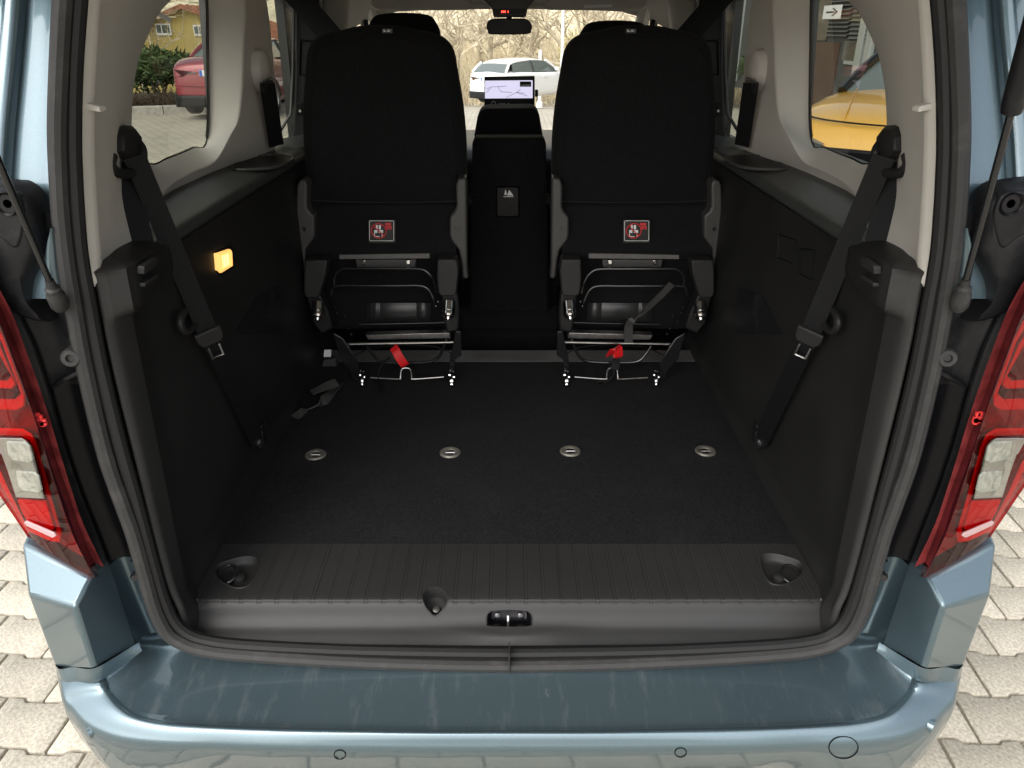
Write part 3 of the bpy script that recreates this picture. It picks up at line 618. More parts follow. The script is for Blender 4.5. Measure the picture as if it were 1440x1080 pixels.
# ---------------------------------------------------------- bumper
Rm = [(716, 1030, .535), (600, 1030, .535), (480, 1028, .535), (380, 1026, .536), (300, 1023, .537), (233, 1018, .54), (190, 1010, .546), (165, 996, .553), (147, 975, .562), (138, 953, .575)]
Om = [(716, 1045, .520), (600, 1045, .520), (480, 1044, .520), (380, 1043, .521), (300, 1040, .522), (225, 1036, .525), (165, 1026, .53), (126, 1008, .536), (104, 986, .545), (90, 960, .558)]
Rp = [A(u, v, z=z) for u, v, z in Rm]; Op = [A(u, v, z=z) for u, v, z in Om]
Rp += [Vector((-.775, 1.10, .585)), Vector((-.80, 1.30, .59))]; Op += [Vector((-.845, 1.09, .57)), Vector((-.875, 1.30, .575))]
Rp = crom(Rp, 5); Op = crom(Op, 5)
rows = []
for i, (r_, o_) in enumerate(zip(Rp, Op)):
    t = (Op[min(i + 1, len(Op) - 1)] - Op[max(i - 1, 0)]); t.z = 0; t.normalize(); nn = Vector((t.y, -t.x, 0))
    if nn.y > 0 and i < 30: nn = -nn
    if i >= 30 and nn.x > 0: nn = -nn
    cf = min(1, max(0, (i - 20) / 14)); f4 = [a_ + (c_ - a_) * cf for a_, c_ in ((.004, .007), (.004, .010), (-.005, .010), (-.032, -.004))]
    inn = r_ - nn * .012 + Vector((0, 0, -.004))
    rows.append([inn, r_, lerp(r_, o_, .55) + Vector((0, 0, .004)), o_ + nn * .001, o_ + nn * f4[0] + Vector((0, 0, -.008)), o_ + nn * f4[1] + Vector((0, 0, -.020)), o_ + nn * f4[2] + Vector((0, 0, -.055)), o_ + nn * f4[3] + Vector((0, 0, -.14)), o_ + nn * -.05 + Vector((0, 0, -.26)), o_ - nn * .16 + Vector((0, 0, -.30))])
allrows = [[Vector((-p.x, p.y, p.z)) for p in r_] for r_ in reversed(rows[1:])] + rows
bum_rows = allrows; mb = MB(); mb.grid([crom(r_, 3) for r_ in allrows]); bumper = part(mb, 'rear_bumper', K['paint'], smooth=60)
# deck of the bumper, dished, up to the seal
Dm = [(716, 936), (600, 934), (480, 929), (380, 923), (310, 917), (262, 909), (232, 905), (205, 908), (185, 912), (165, 925)]
Dz = [.553, .553, .553, .553, .554, .556, .562, .575, .588, .600]
Dp = [A(u, v, z=z) for (u, v), z in zip(Dm, Dz)] 
Rq = [A(u, v, z=z - .002) for u, v, z in Rm]
rows = []
for i, (d_, r_) in enumerate(zip(Dp, Rq)):
    dish = -.0035
    rows.append([d_ + Vector((0, .03, -.002)), d_, lerp(d_, r_, .2) + Vector((0, 0, dish * .5)), lerp(d_, r_, .5) + Vector((0, 0, dish)), lerp(d_, r_, .85) + Vector((0, 0, dish * .9)), lerp(d_, r_, .96) + Vector((0, 0, dish * .2)), r_ + Vector((0, -.004, .0))])
allrows = [[Vector((-p.x, p.y, p.z)) for p in r_] for r_ in reversed(rows[1:])] + rows
mb = MB(); mb.patch(allrows, 4, 5); part(mb, 'bumper_deck', K['paint_d'], bumper, smooth=60)
# short riser from deck corner to tower
for s in (-1, 1):
    mb = MB(); top = [A(196, 903, y=1.02), A(165, 922, y=.985), A(132, 940, y=.958), A(104, 938, y=.98), A(78, 936, y=1.0), Vector((-.86, 1.1, .58))]
    bot = [A(200, 915, y=1.012), A(168, 940, y=.985), A(139, 958, y=.962), A(112, 962, y=.968), A(90, 966, y=.985), Vector((-.855, 1.1, .55))]
    mb.patch([M(top, s), M([lerp(x, y, .5) + Vector((0, -.002, 0)) for x, y in zip(top, bot)], s), M(bot, s)], 4, 3); part(mb, 'bumper_riser', K['paint'], bumper, smooth=60)
# parking sensors, towing-eye cover
face = [crom(r_, 3) for r_ in bum_rows]
def proj(p):
    t = p.y * CP - (p.z - CAMZ) * SP; return U0 + FPX * p.x / t, V0 - FPX * (p.y * SP + (p.z - CAMZ) * CP) / t
fine = []
for i in range(len(face) - 1):
    for f_ in (0, .34, .67):
        fine.append([face[i][j].lerp(face[i + 1][j], f_).lerp(face[i][j + 1].lerp(face[i + 1][j + 1], f_), g_) for j in range(5, 20) for g_ in (0, .5)])
fpx = [(proj(p_), p_) for r_ in fine for p_ in r_]
def on_bumper(u, v):
    (a_, c_), p_ = min(fpx, key=lambda q_: (q_[0][0] - u) ** 2 + (q_[0][1] - v) ** 2)
    dx, dy, dz = ray(u, v)
    if abs(a_ - u) < 9 and abs(c_ - v) < 9: t = p_.y / dy; return Vector((dx * t, p_.y, CAMZ + dz * t))
    return p_.copy()
for (u, v, ru, rv) in ((478, 1061, 8, 6.5), (957, 1058, 8, 6.5), (1186, 1051, 20.5, 15.5)):
    mb = MB(); mb.tube(crom([on_bumper(u + math.cos(t) * ru, v + math.sin(t) * rv) + Vector((0, -.0006, .0003)) for t in [k_ * math.pi / 8 for k_ in range(16)]], 3, True), .0009, 6, closed=True); part(mb, 'sensor' if ru < 10 else 'tow_eye_cover', K['groove'], bumper)
for u, v in ((124, 1030), (1312, 1022)):
    c_ = on_bumper(u, v); n_ = Vector((-.75 if u < 716 else .75, -.65, -.05))
    mb = MB(); mb.lathe(c_, n_, [(.0125, -.010), (.0122, .0006), (.0112, .0012), (.006, .0014), (0, .0015)], 24); part(mb, 'sensor', K['paint'], bumper)
# underside and floor of the van
mb = MB(); mb.box((-.86, 1.2, .22), (.86, 5.1, .30)); part(mb, 'underbody', K['trim_black'])

# ---------------------------------------------------------- boot floor
ZF = .62
mb = MB(); rows = []
for y in (1.272, 1.29, 1.5, 1.8, 2.1, 2.225, 2.24):
    rows.append([(x, y, ZF + (.004 if y > 1.28 else -.006) - (.012 if abs(x) > .6 else 0)) for x in (-.614, -.60, -.4, -.2, 0, .2, .4, .60, .614)])
mb.patch(rows, 3, 4); carpet = part(mb, 'carpet', K['carpet'])
for u, v in ((444, 640), (633, 637), (802, 635), (992, 635)):
    c_ = A(u, v, z=ZF + .004); mb = MB(); mb.lathe(c_, (0, 0, 1), [(.0265, -.004), (.0265, .002), (.024, .0045), (.017, .005), (.0135, .003), (.012, -.006)], 32); ring_ = part(mb, 'lashing_eye', K['ring'], carpet)
    mb = MB(); mb.lathe(c_, (0, 0, 1), [(.0125, .0015), (.010, .001), (.0, .001)], 20); part(mb, 'eye_hole', K['gloss'], ring_)
    mb = MB(); mb.tube([c_ + Vector((-.012, 0, .0015)), c_ + Vector((.012, .0, .0015))], .0022, 8); part(mb, 'eye_bar', K['steel'], ring_)
# threshold strips in front of the carpet
mb = MB(); mb.patch([[(x, 2.235, .600) for x in (-.61, 0, .61)], [(x, 2.238, .622) for x in (-.61, 0, .61)], [(x, 2.245, .626) for x in (-.61, 0, .61)], [(x, 2.30, .628) for x in (-.61, 0, .61)], [(x, 2.325, .626) for x in (-.61, 0, .61)], [(x, 2.33, .58) for x in (-.61, 0, .61)]], 2, 4); part(mb, 'threshold_strip', K['greybar'])
mb = MB(); mb.box((-.64, 2.33, .40), (.64, 4.2, .44)); part(mb, 'cabin_floor', K['carpet'])
for y0, z0, z1 in ((2.40, .44, .56), (2.52, .44, .60), (2.60, .44, .66)):
    mb = MB(); mb.box((-.18, y0, z0), (.18, y0 + .08, z1)); part(mb, 'cabin_step', K['carpet'], bevel=.008)
# ribbed sill plate
SZ = .6215
YE = 1.113
def sill_prof(x):
    ax = abs(x); b = math.exp(-(x / .10) ** 2) * .013     # the middle stands out round the latch
    e = 0.0
    yb = YS + KS * .565 + .018
    return [(1.286, SZ - .02), (1.284, SZ + .001), (1.275, SZ + .003), (1.20, SZ + .002), (YE + .014, SZ + .001), (YE + .004, SZ - .002), (YE - .003, SZ - .008), (1.100, SZ - .026), (1.090 - b * .2, SZ - .037 - 0), (1.083 - b, SZ - .042), (1.070 - b * .6, SZ - .048), (yb, .560)]
xs = []
x = -.596
grooves = [(-.575 + i * .0338) for i in range(35)]
cand = set([-.600, -.596, .596, .600])
for g_ in grooves:
    for d_ in (-.0055, -.0047, -.0035, -.0025, 0, .0025, .0035, .0047, .0055): cand.add(round(g_ + d_, 5))
for i in range(-24, 25): cand.add(round(i * .02467, 5))
xs = sorted(cand); rows = []
def groove(x):
    for g_ in grooves:
        d_ = abs(x - g_)
        if d_ < .0056: return -.0009 if .0024 < d_ < .0036 else 0
    return 0
# corner returns joining sill and side trim
for s in (-1, 1):
    mb = MB(); rows = []
    for z_, x0, y0 in ((.625, .598, 1.116), (.612, .600, 1.105), (.59, .597, 1.094), (.572, .592, 1.085), (.558, .57, 1.075)):
        sx_ = sealx(max(z_, .60)); 
        rows.append(M([(-x0 + .01, y0, z_), (-x0 - .008, y0 - .006, z_ + .004), (-x0 - .02, y0 - .02, z_ + .015), (sx_ - .012 if z_ > .6 else -x0 - .03, YS + KS * z_ + .02, z_ + .02)], s))
    mb.patch(rows, 3, 3); part(mb, 'sill_corner', K['plastic'], smooth=60)
# openings cut through the sill plate: two lashing cups, a finger hole, the latch pocket
PR = crom([(0, a_, b_) for a_, b_ in sill_prof(.3)], 4)
def sz(y, x=.3):
    pr = crom([(0, a_, b_) for a_, b_ in sill_prof(x)], 4)[4:]
    for p_, q_ in zip(pr, pr[1:]):
        if p_.y >= y >= q_.y and p_.y > q_.y: return p_.z + (q_.z - p_.z) * (p_.y - y) / (p_.y - q_.y)
    return pr[-1].z if y < pr[-1].y else pr[0].z
def hit(u, v):
    dx, dy, dz = ray(u, v); t = 1.0
    while t < 2.2:
        if CAMZ + dz * t < sz(dy * t, dx * t): break
        t += .001
    return Vector((dx * t, dy * t, CAMZ + dz * t))
CUP = [(303, 800), (309, 793), (326, 787), (344, 783), (359, 784), (363, 791), (358, 810), (348, 823), (332, 826), (314, 819), (305, 810)]
HOLE = [(611, 826), (621, 828), (629, 837), (628, 849), (620, 861), (612, 866), (604, 861), (597, 850), (594, 838), (600, 829)]
LATCH = [(686, 863), (696, 860), (716, 858.5), (736, 860), (746, 863), (747, 876), (743, 880), (716, 881), (689, 880), (685, 876)]
def loop_of(q, s, n_=3): 
    L = crom([hit(u, v) for u, v in q], n_, True); return M(L, s)
cuts = [(loop_of(CUP, -1), (0, 0, 1)), (loop_of([(u, v - 4) for u, v in CUP], 1), (0, 0, 1)), (loop_of(HOLE, -1), (0, -.35, 1)), (loop_of(LATCH, -1, 2), (0, -1, .6))]
from mathutils.geometry import delaunay_2d_cdt
NS = len(crom([(0, a_, b_) for a_, b_ in sill_prof(0)], 4)); prc = {}
def prof(x):
    k_ = round(x, 5)
    if k_ not in prc: prc[k_] = crom([(0, a_, b_) for a_, b_ in sill_prof(x)], 4)
    return prc[k_]
def par(x, y):
    pr = prof(x)
    for i in range(4, NS - 1):
        if pr[i].y >= y >= pr[i + 1].y: return i + (pr[i].y - y) / max(1e-9, pr[i].y - pr[i + 1].y)
    return 5.0
KP = .006
pts2 = [Vector((x, i * KP)) for x in xs for i in range(NS)]; ed = []; polys = []
for L, ax in cuts:
    P2_ = [Vector((p_.x, par(p_.x, p_.y) * KP)) for p_ in L]; k0 = len(pts2); pts2 += P2_; ed += [(k0 + i, k0 + (i + 1) % len(P2_)) for i in range(len(P2_))]; polys.append(P2_)
def inside(q, P_):
    c_ = False
    for i in range(len(P_)):
        a_, b_ = P_[i - 1], P_[i]
        if (a_.y > q.y) != (b_.y > q.y) and q.x < (b_.x - a_.x) * (q.y - a_.y) / (b_.y - a_.y) + a_.x: c_ = not c_
    return c_
vo_, eo_, fo_, *_r = delaunay_2d_cdt(pts2, ed, [], 0, 1e-6)
mb = MB(); vv = []
for q in vo_:
    pr = prof(q.x); s_ = min(max(q.y / KP, 0), NS - 1.0001); i = int(s_); p_ = pr[i].lerp(pr[i + 1], s_ - i)
    vv.append(Vector((q.x, p_.y, p_.z + (groove(q.x) if p_.y > YE - .001 else 0) + (.004 * max(0, (abs(q.x) - .56) / .04) if p_.y < 1.11 else 0))))
ff = []
for f in fo_:
    q = sum((vo_[i] for i in f), Vector((0, 0))) / len(f)
    if not any(inside(q, P_) for P_ in polys): ff.append(tuple(f))
mb.add(vv, ff); sill = part(mb, 'sill_plate', K['plastic'], smooth=35)
for (L, ax), nm, dep in zip(cuts, ('lashing_cup', 'lashing_cup', 'finger_hole', 'latch_pocket'), (.016, .016, .03, .03)):
    e_ = Vector(ax).normalized(); cc = sum(L, Vector()) / len(L); f_ = lambda k_, d_: [cc + (p_ - cc) * k_ - e_ * d_ for p_ in L]
    mt = K['plastic'] if nm != 'latch_pocket' else K['gloss']
    mb = MB(); lo = [f_(1.07, .0004), f_(1.05, -.0012), f_(1.0, -.0012), f_(.97, .001), f_(.92, dep * .6), f_(.80, dep * .95), f_(.6, dep)]
    mb.grid(lo, cu=True); mb.f.append(tuple(range(len(mb.v) - len(L), len(mb.v)))); well = part(mb, nm, mt, sill, smooth=50)
    if nm == 'lashing_cup':
        s = -1 if cc.x < 0 else 1
        c2 = hit(320, 806); c2 = Vector((c2.x * (1 if s < 0 else -1), c2.y, SZ - .002))
        mb = MB(); mb.tube([c2 + Vector((math.cos(t) * .017, math.sin(t) * .021, .001 + .005 * math.sin(t))) for t in [k_ * math.pi / 10 for k_ in range(20)]], .0034, 8, closed=True); part(mb, 'lashing_ring', K['blacksteel'], well)
        mb = MB(); mb.lathe(c2 + Vector((-s * .022, -.002, -.012)), (0, 0, 1), [(.013, 0), (.012, .008), (.007, .011), (0, .011)], 16); part(mb, 'ring_hub', K['plastic'], well)
    if nm == 'latch_pocket':
        st = cc + e_ * .0; mb = MB(); mb.tube(crom([cc + Vector((-.002, -.004, .010)), cc + Vector((-.002, -.010, .002)), cc + Vector((-.002, -.009, -.010))], 4), .0026, 8); part(mb, 'striker', K['steel'], well)
        for dx in (-.022, .022):
            mb = MB(); mb.lathe(cc - e_ * .026 + Vector((dx, 0, 0)), e_, [(.006, 0), (.006, .004), (.003, .005), (0, .005)], 12); part(mb, 'latch_screw', K['blacksteel'], well)
    if nm == 'finger_hole':
        mb = MB(); mb.lathe(cc - e_ * .027 + Vector((.001, -.006, 0)), e_, [(.007, 0), (.007, .003), (.004, .004), (0, .004)], 14); part(mb, 'screw_head', K['steel'], well)

# ---------------------------------------------------------- cabin beyond the seats
mb = MB(); mb.box((-.62, 3.30, .44), (-.60, 3.31, .5))
c = MB(); q = [A(u, v, y=2.62) for u, v in ((664, 200), (668, 194), (764, 194), (768, 200), (772, 470), (660, 470))]; c.prism(q, (0, .10, 0)); cseat = part(c, 'centre_backrest', K['fabric'], bevel=.012)
mb = MB(); q = [A(u, v, y=2.612) for u, v in ((697, 262), (731, 262), (731, 306), (697, 306))]; mb.prism(q, (0, .02, 0)); lab = part(mb, 'isofix_cover', K['gloss'], cseat, bevel=.006)
for v in (288, 292, 303): 
    mb = MB(); a_ = A(708, v, y=2.608); b_ = A(721, v, y=2.608); mb.tube([a_, b_], .0012, 6); part(mb, 'cover_rib', K['brush'], lab)
mb = MB()
for q in (((709, 274), (711, 266), (713, 274)), ((713, 275), (716, 267), (722, 275)), ((708, 277), (722, 277), (722, 276), (708, 276))): mb.prism([A(u, v, y=2.6075) for u, v in q], (0, .0006, 0))
part(mb, 'isofix_symbol', K['white'], lab, smooth=0)
mb = MB(); q = [A(u, v, y=3.0) for u, v in ((672, 160), (680, 153), (750, 152), (758, 158), (764, 194), (666, 195))]; mb.prism(q, (0, .20, 0)); part(mb, 'centre_console', K['fabric'], bevel=.025, seg=4)
# dashboard, screen
mb = MB(); rows = [[(x, y, z) for x in (-.74, -.4, 0, .4, .74)] for y, z in ((3.72, .6), (3.72, .96), (3.74, 1.04), (3.85, 1.075), (4.3, 1.07), (4.75, 1.05))]; mb.patch(rows, 3, 4); dash = part(mb, 'dashboard', K['trim_black'], smooth=60)
mb = MB(); q = [A(u, v, y=3.62) for u, v in ((681, 108), (752, 107), (752, 148), (746, 153), (686, 154), (681, 148))]; mb.prism(q, (0, .03, 0)); scr = part(mb, 'screen_housing', K['gloss'], dash, bevel=.003)
mb = MB(); q = [A(u, v, y=3.612) for u, v in ((682, 113.5), (749, 113), (749, 138), (682, 138.5))]; mb.prism(q, (0, .006, 0)); mp = part(mb, 'map_screen', K['screen'], scr)
mb = MB()
for L in (((684, 125), (692, 122), (700, 122), (704, 129), (720, 130)), ((700, 122), (712, 121)), ((712, 137), (726, 130), (738, 131)), ((726, 130), (742, 135)), ((684, 130), (690, 124)), ((726, 130), (732, 126))):
    mb.tube([A(u, v, y=3.611) for u, v in L], .0011, 5)
part(mb, 'map_roads', K['mapline'], mp)
mb = MB(); mb.prism([A(u, v, y=3.6105) for u, v in ((731, 114.5), (747, 114.5), (747, 122), (731, 122))], (0, .001, 0)); pn = part(mb, 'map_panel', K['gloss'], mp)
mb = MB(); mb.prism([A(u, v, y=3.6098) for u, v in ((732, 119), (746, 119), (746, 121), (732, 121))], (0, .0004, 0)); part(mb, 'panel_line', K['white'], pn)
for u, r_ in ((694, .010),):
    mb = MB(); cc = A(u, 146, y=3.615); mb.tube([cc + Vector((math.cos(t) * r_, 0, math.sin(t) * r_)) for t in [k_ * .5 for k_ in range(11)]], .0012, 6); part(mb, 'knob', K['steel'], scr)
for u in (703, 706, 709, 715):
    mb = MB(); mb.cbox(A(u, 146, y=3.613), (.004, .002, .006)); part(mb, 'button', K['steel'], scr)
# instrument hump behind the screen, side knob
mb = MB(); mb.cbox(A(754.5, 131, y=3.63), (.014, .02, .03)); part(mb, 'screen_knob', K['gloss'], scr, bevel=.003)
mb = MB(); mb.box((-.78, 4.30, .30), (.78, 4.38, 1.02)); part(mb, 'bulkhead', K['trim_black'])
# roof, headliner, screen header
mb = MB(); rows = []
for y, z in ((1.10, 1.815), (1.3, 1.845), (1.8, 1.86), (2.6, 1.85), (3.2, 1.80), (3.55, 1.725), (3.66, 1.690)):
    rows.append([(x, y, z - (abs(x) / .62) ** 4 * .06) for x in (-.70, -.62, -.4, 0, .4, .62, .70)])
mb.patch(rows, 3, 4); part(mb, 'headliner', K['liner'], smooth=60)
mb = MB(); rows = []
for y, z in ((1.06, 1.86), (1.3, 1.895), (1.8, 1.91), (2.6, 1.90), (3.3, 1.84), (3.68, 1.73)):
    rows.append([(x, y, z - (abs(x) / .86) ** 4 * .17) for x in (-.86, -.76, -.5, 0, .5, .76, .86)])
mb.patch(rows, 3, 4); part(mb, 'roof', K['paint'], smooth=60)
mb = MB(); mb.grid([[(-.62, 3.67, 1.675), (0, 3.69, 1.70), (.62, 3.67, 1.675)], [(-.80, 4.85, 1.04), (0, 4.95, 1.04), (.80, 4.85, 1.04)]]); part(mb, 'windscreen', K['glass'])
mb = MB(); mb.tube([(-.66, 3.62, 1.668), (-.40, 3.64, 1.682), (0, 3.65, 1.690), (.40, 3.64, 1.682), (.66, 3.62, 1.668)], .012, 8); part(mb, 'header_rail', K['liner'])
for s in (-1, 1):
    mb = MB(); q = [A(u, v, y=3.46, s=s) for u, v in ((522, -6), (660, -2), (668, 8), (660, 14), (530, 15), (520, 8))]; mb.prism(q, (0, .02, 0)); vis = part(mb, 'sun_visor', K['liner'], bevel=.008, seg=3)
    if s > 0:
        mb = MB(); q = [A(1432 - u, v, y=3.45, s=s) for u, v in ((822, 7), (861, 6), (860, 10), (821, 11))]; mb.prism(q, (0, .012, 0)); part(mb, 'visor_label', K['white'], vis)
    # A-pillar trim, front door frame, B-pillar, doors
    mb = MB(); mb.tube(crom([A(532, 34, y=3.74, s=s) + Vector((0, 0, -.04)), A(524, 10, y=3.60, s=s), A(515, -30, y=3.4, s=s)], 5), .03, 10); mb.tube(crom([A(532, 34, y=3.74, s=s) + Vector((0, 0, -.03)), Vector((s * .72, 4.3, 1.40)), Vector((s * .78, 4.8, 1.16))], 5), .035, 10); part(mb, 'windscreen_pillar', K['liner'])
    mb = MB(); mb.tube(crom([A(497, 2, y=3.52, s=s), A(506, 12, y=3.60, s=s), A(512, 28, y=3.66, s=s), A(514, 60, y=3.72, s=s), A(514, 130, y=3.75, s=s)], 5), .018, 8); part(mb, 'front_door_frame', K['trim_black'])
    mb = MB(); q = [A(u, v, y=3.26, s=s) for u, v in ((452, -40), (496, -40), (489, 10), (484, 60), (478, 240), (436, 240), (449, 60))]; mb.prism(q, (0, .08, 0)); part(mb, 'door_pillar', K['beige'], bevel=.02, seg=3)
    mb = MB(); q = [A(u, v, y=2.93, s=s) for u, v in ((413, -30), (446, -30), (452, 60), (440, 240), (404, 240), (412, 180), (415, 100))]; mb.prism(q, (0, .05, 0)); dp = part(mb, 'door_panel', K['trim_black'], bevel=.008)
    mb = MB(); q = [A(u, v, y=2.925, s=s) for u, v in ((422, 57), (446, 58), (446, 106), (421, 105))]; mb.tube([*q, q[0]], .004, 6); part(mb, 'panel_recess', K['gloss'], dp)
    mb = MB(); q = [A(u, v, y=2.925, s=s) for u, v in ((417, 145), (425, 145), (425, 162), (417, 162))]; mb.prism(q, (0, .01, 0)); part(mb, 'switch', K['gloss'], dp, bevel=.002)
    mb = MB(); mb.cbox(A(422, 156, y=2.922, s=s), (.008, .004, .008)); part(mb, 'switch_light', K['steel'], dp)
    mb = MB(); mb.tube([A(414, -30, y=2.91, s=s), A(412, 100, y=2.91, s=s), A(409, 160, y=2.90, s=s), A(392, 188, y=2.86, s=s)], .006, 6); part(mb, 'window_channel', K['brush'], dp)
    # sliding door lower card and its top
    mb = MB(); mb.box((min(s * .70, s * .74), 2.43, .44), (max(s * .70, s * .74), 3.7, 1.235)); part(mb, 'door_card', K['trim_black'], bevel=.015)
    mb = MB(); q = [A(u, v, z=1.262, s=s) for u, v in ((372, 222), (392, 195), (440, 186), (440, 206), (395, 212))]; mb.prism(q, (0, 0, -.03)); part(mb, 'door_top', K['plastic'], bevel=.005)
    # belt of the middle row hanging on the C-pillar, round height cover
    mb = MB(); c_ = A(366, 100, x=.70, s=s); mb.lathe(c_ + Vector((0, 0, 0)), (-s, 0, 0), [(.062, -.02), (.055, .016), (.045, .022), (0, .024)], 28); part(mb, 'belt_height_cover', K['beige'], bevel=0)
    mb = MB(); p0 = A(376, 118, x=.665, s=s); p1 = A(389, 205, x=.672, s=s); mb.ribbon([p0.lerp(p1, t / 4) for t in range(5)], Vector((-s * .7, .7, 0)), .045); b2_ = part(mb, 'seat_belt', K['belt'])
    mb = MB(); mb.prism([A(u, v, x=.662, s=s) for u, v in ((370, 116), (384, 108), (386, 128), (376, 132))], (s * .012, 0, 0)); part(mb, 'belt_loop', K['blacksteel'], b2_, bevel=.003)
    # diagonal front belt
    mb = MB(); p0 = A(404, -20, y=2.86, s=s); p1 = A(490, 78, y=2.80, s=s); mb.ribbon([p0.lerp(p1, t / 4) for t in range(5)], Vector((.8, 0, .6)) if s < 0 else Vector((-.8, 0, .6)), .075); part(mb, 'seat_belt', K['belt'])
    # outer side of the body below the windows, above them, between them
    sg = s
    X0, X1 = sorted((sg * .79, sg * .90))
    for nm, a_, b_ in (('quarter_panel_lower', (1.03, .30, 1.02), (2.40, .30, 1.315)),):
        pass
    mb = MB()
    mb.box((min(sg * .80, sg * .895), 1.20, .30), (max(sg * .80, sg * .895), 2.40, 1.305)); part(mb, 'side_body', K['paint'], bevel=.02)
    mb = MB(); mb.box((min(sg * .80, sg * .90), 2.404, .30), (max(sg * .80, sg * .90), 3.30, 1.215)); part(mb, 'sliding_door', K['paint'], bevel=.01)
    mb = MB(); mb.box((min(sg * .80, sg * .895), 3.304, .30), (max(sg * .80, sg * .895), 4.40, 1.175)); part(mb, 'front_door', K['paint'], bevel=.01)
    mb = MB(); mb.box((min(sg * .70, sg * .895), 4.404, .30), (max(sg * .70, sg * .895), 5.25, 1.05)); part(mb, 'front_wing', K['paint'], bevel=.06, seg=4)
    mb = MB()
    yz = [(1.10, 1.75), (1.5, 1.77), (2.0, 1.755), (2.2, 1.75), (2.5, 1.745), (3.3, 1.72), (3.7, 1.64)]
    mb.grid([[(sg * x_, y, z + dz) for x_, dz in ((.70, .06), (.78, -.012), (.835, -.02), (.86, .03))] for y, z in yz]); part(mb, 'roof_rail', K['paint'], smooth=60)
    # body pillars between the glass
    mb = MB(); mb.prism([(sg * .80, y, z) for y, z in ((1.16, 1.30), (1.62, 1.30), (1.64, 1.46), (1.82, 1.62), (2.02, 1.75), (1.16, 1.75))], (sg * .03, 0, 0)); part(mb, 'rear_pillar', K['paint'])
    mb = MB(); mb.prism([(sg * .80, y, z) for y, z in ((2.17, 1.30), (2.46, 1.21), (2.47, 1.75), (2.28, 1.75))], (sg * .03, 0, 0)); part(mb, 'middle_pillar', K['frit'])
    mb = MB(); mb.prism([(sg * .80, y, z) for y, z in ((2.96, 1.21), (3.32, 1.17), (3.34, 1.72), (2.99, 1.74))], (sg * .03, 0, 0)); part(mb, 'door_post', K['frit'])
    mb = MB(); mb.add([(sg * .81, 2.44, 1.21), (sg * .81, 2.98, 1.21), (sg * .80, 3.0, 1.745), (sg * .80, 2.44, 1.755)], [(0, 1, 2, 3)]); part(mb, 'sliding_door_window', K['tint'], smooth=0)
    mb = MB(); mb.add([(sg * .81, 3.30, 1.17), (sg * .81, 4.4, 1.17), (sg * .78, 3.72, 1.64), (sg * .80, 3.32, 1.72)], [(0, 1, 2, 3)]); part(mb, 'front_door_window', K['glass'], smooth=0)
    for y in (1.75, 4.55):
        mb = MB(); mb.lathe((s * .68, y, .33), (s, 0, 0), [(.20, .0), (.31, .0), (.33, .03), (.33, .17), (.31, .20), (.22, .195)], 32); wh = part(mb, 'wheel', K['rubber'])
        mb = MB(); mb.lathe((s * .68, y, .33), (s, 0, 0), [(.215, .19), (.20, .16), (.06, .15), (.05, .18), (0, .18)], 32); part(mb, 'rim', K['steel'], wh)
mb = MB(); mb.box((-.80, 5.0, .30), (.80, 5.27, .95)); part(mb, 'front_end', K['paint'], bevel=.06, seg=4)
mb = MB(); mb.grid([[(-.72, 4.42, 1.03), (0, 4.5, 1.05), (.72, 4.42, 1.03)], [(-.72, 5.1, .94), (0, 5.2, .96), (.72, 5.1, .94)]]); part(mb, 'bonnet', K['paint'])
# inner mirror and overhead unit
mb = MB(); q = [A(u, v, y=3.42) for u, v in ((684, 36), (687, 29), (698, 26), (732, 26), (743, 28), (748, 36), (747, 43), (741, 48), (692, 48.5), (686, 44))]; mb.prism(crom(q, 3, True), (0, .035, 0)); mir = part(mb, 'rear_view_mirror', K['gloss'], bevel=.006, seg=3)
mb = MB(); mb.tube([A(716, 30, y=3.46), A(716, 18, y=3.50)], .012, 8); part(mb, 'mirror_stem', K['trim_black'], mir)
mb = MB(); q = [A(u, v, y=3.40) for u, v in ((672, -8), (758, -8), (742, 12), (740, 24), (694, 24), (692, 12))]; mb.prism(q, (0, .10, 0)); ov = part(mb, 'overhead_console', K['brush'], bevel=.006)
mb = MB(); mb.prism([A(u, v, y=3.398) for u, v in ((694, 12), (740, 12), (738, 20), (696, 20))], (0, .01, 0)); dsp = part(mb, 'warning_display', K['gloss'], ov)
for u0 in (705, 707.4, 709.6):
    mb = MB(); mb.prism([A(u, v, y=3.396) for u, v in ((u0, 15), (u0 + 1.4, 15), (u0 + 1.4, 18), (u0, 18))], (0, .001, 0)); part(mb, 'warning_light', K['reddigit'], dsp)
mb = MB(); mb.prism([A(u, v, y=3.396) for u, v in ((714, 15), (715, 15), (715, 18), (714, 18))], (0, .001, 0)); part(mb, 'warning_light', K['reddigit'], dsp)
# tailgate, raised over the camera
hy, hz, L_, an_ = 1.12, 1.895, 1.24, R(13)
mb = MB(); rows = []
for t in (0, .15, .4, .7, .92, 1.0):
    y = hy - math.cos(an_) * L_ * t; z = hz + math.sin(an_) * L_ * t - .05 * (t > .95)
    rows.append([(x, y, z - (abs(x) / .78) ** 4 * .07) for x in (-.78, -.7, -.4, 0, .4, .7, .78)])
mb.patch(rows, 3, 4); part(mb, 'tailgate', K['paint'], solid=.05, off=1, smooth=60)

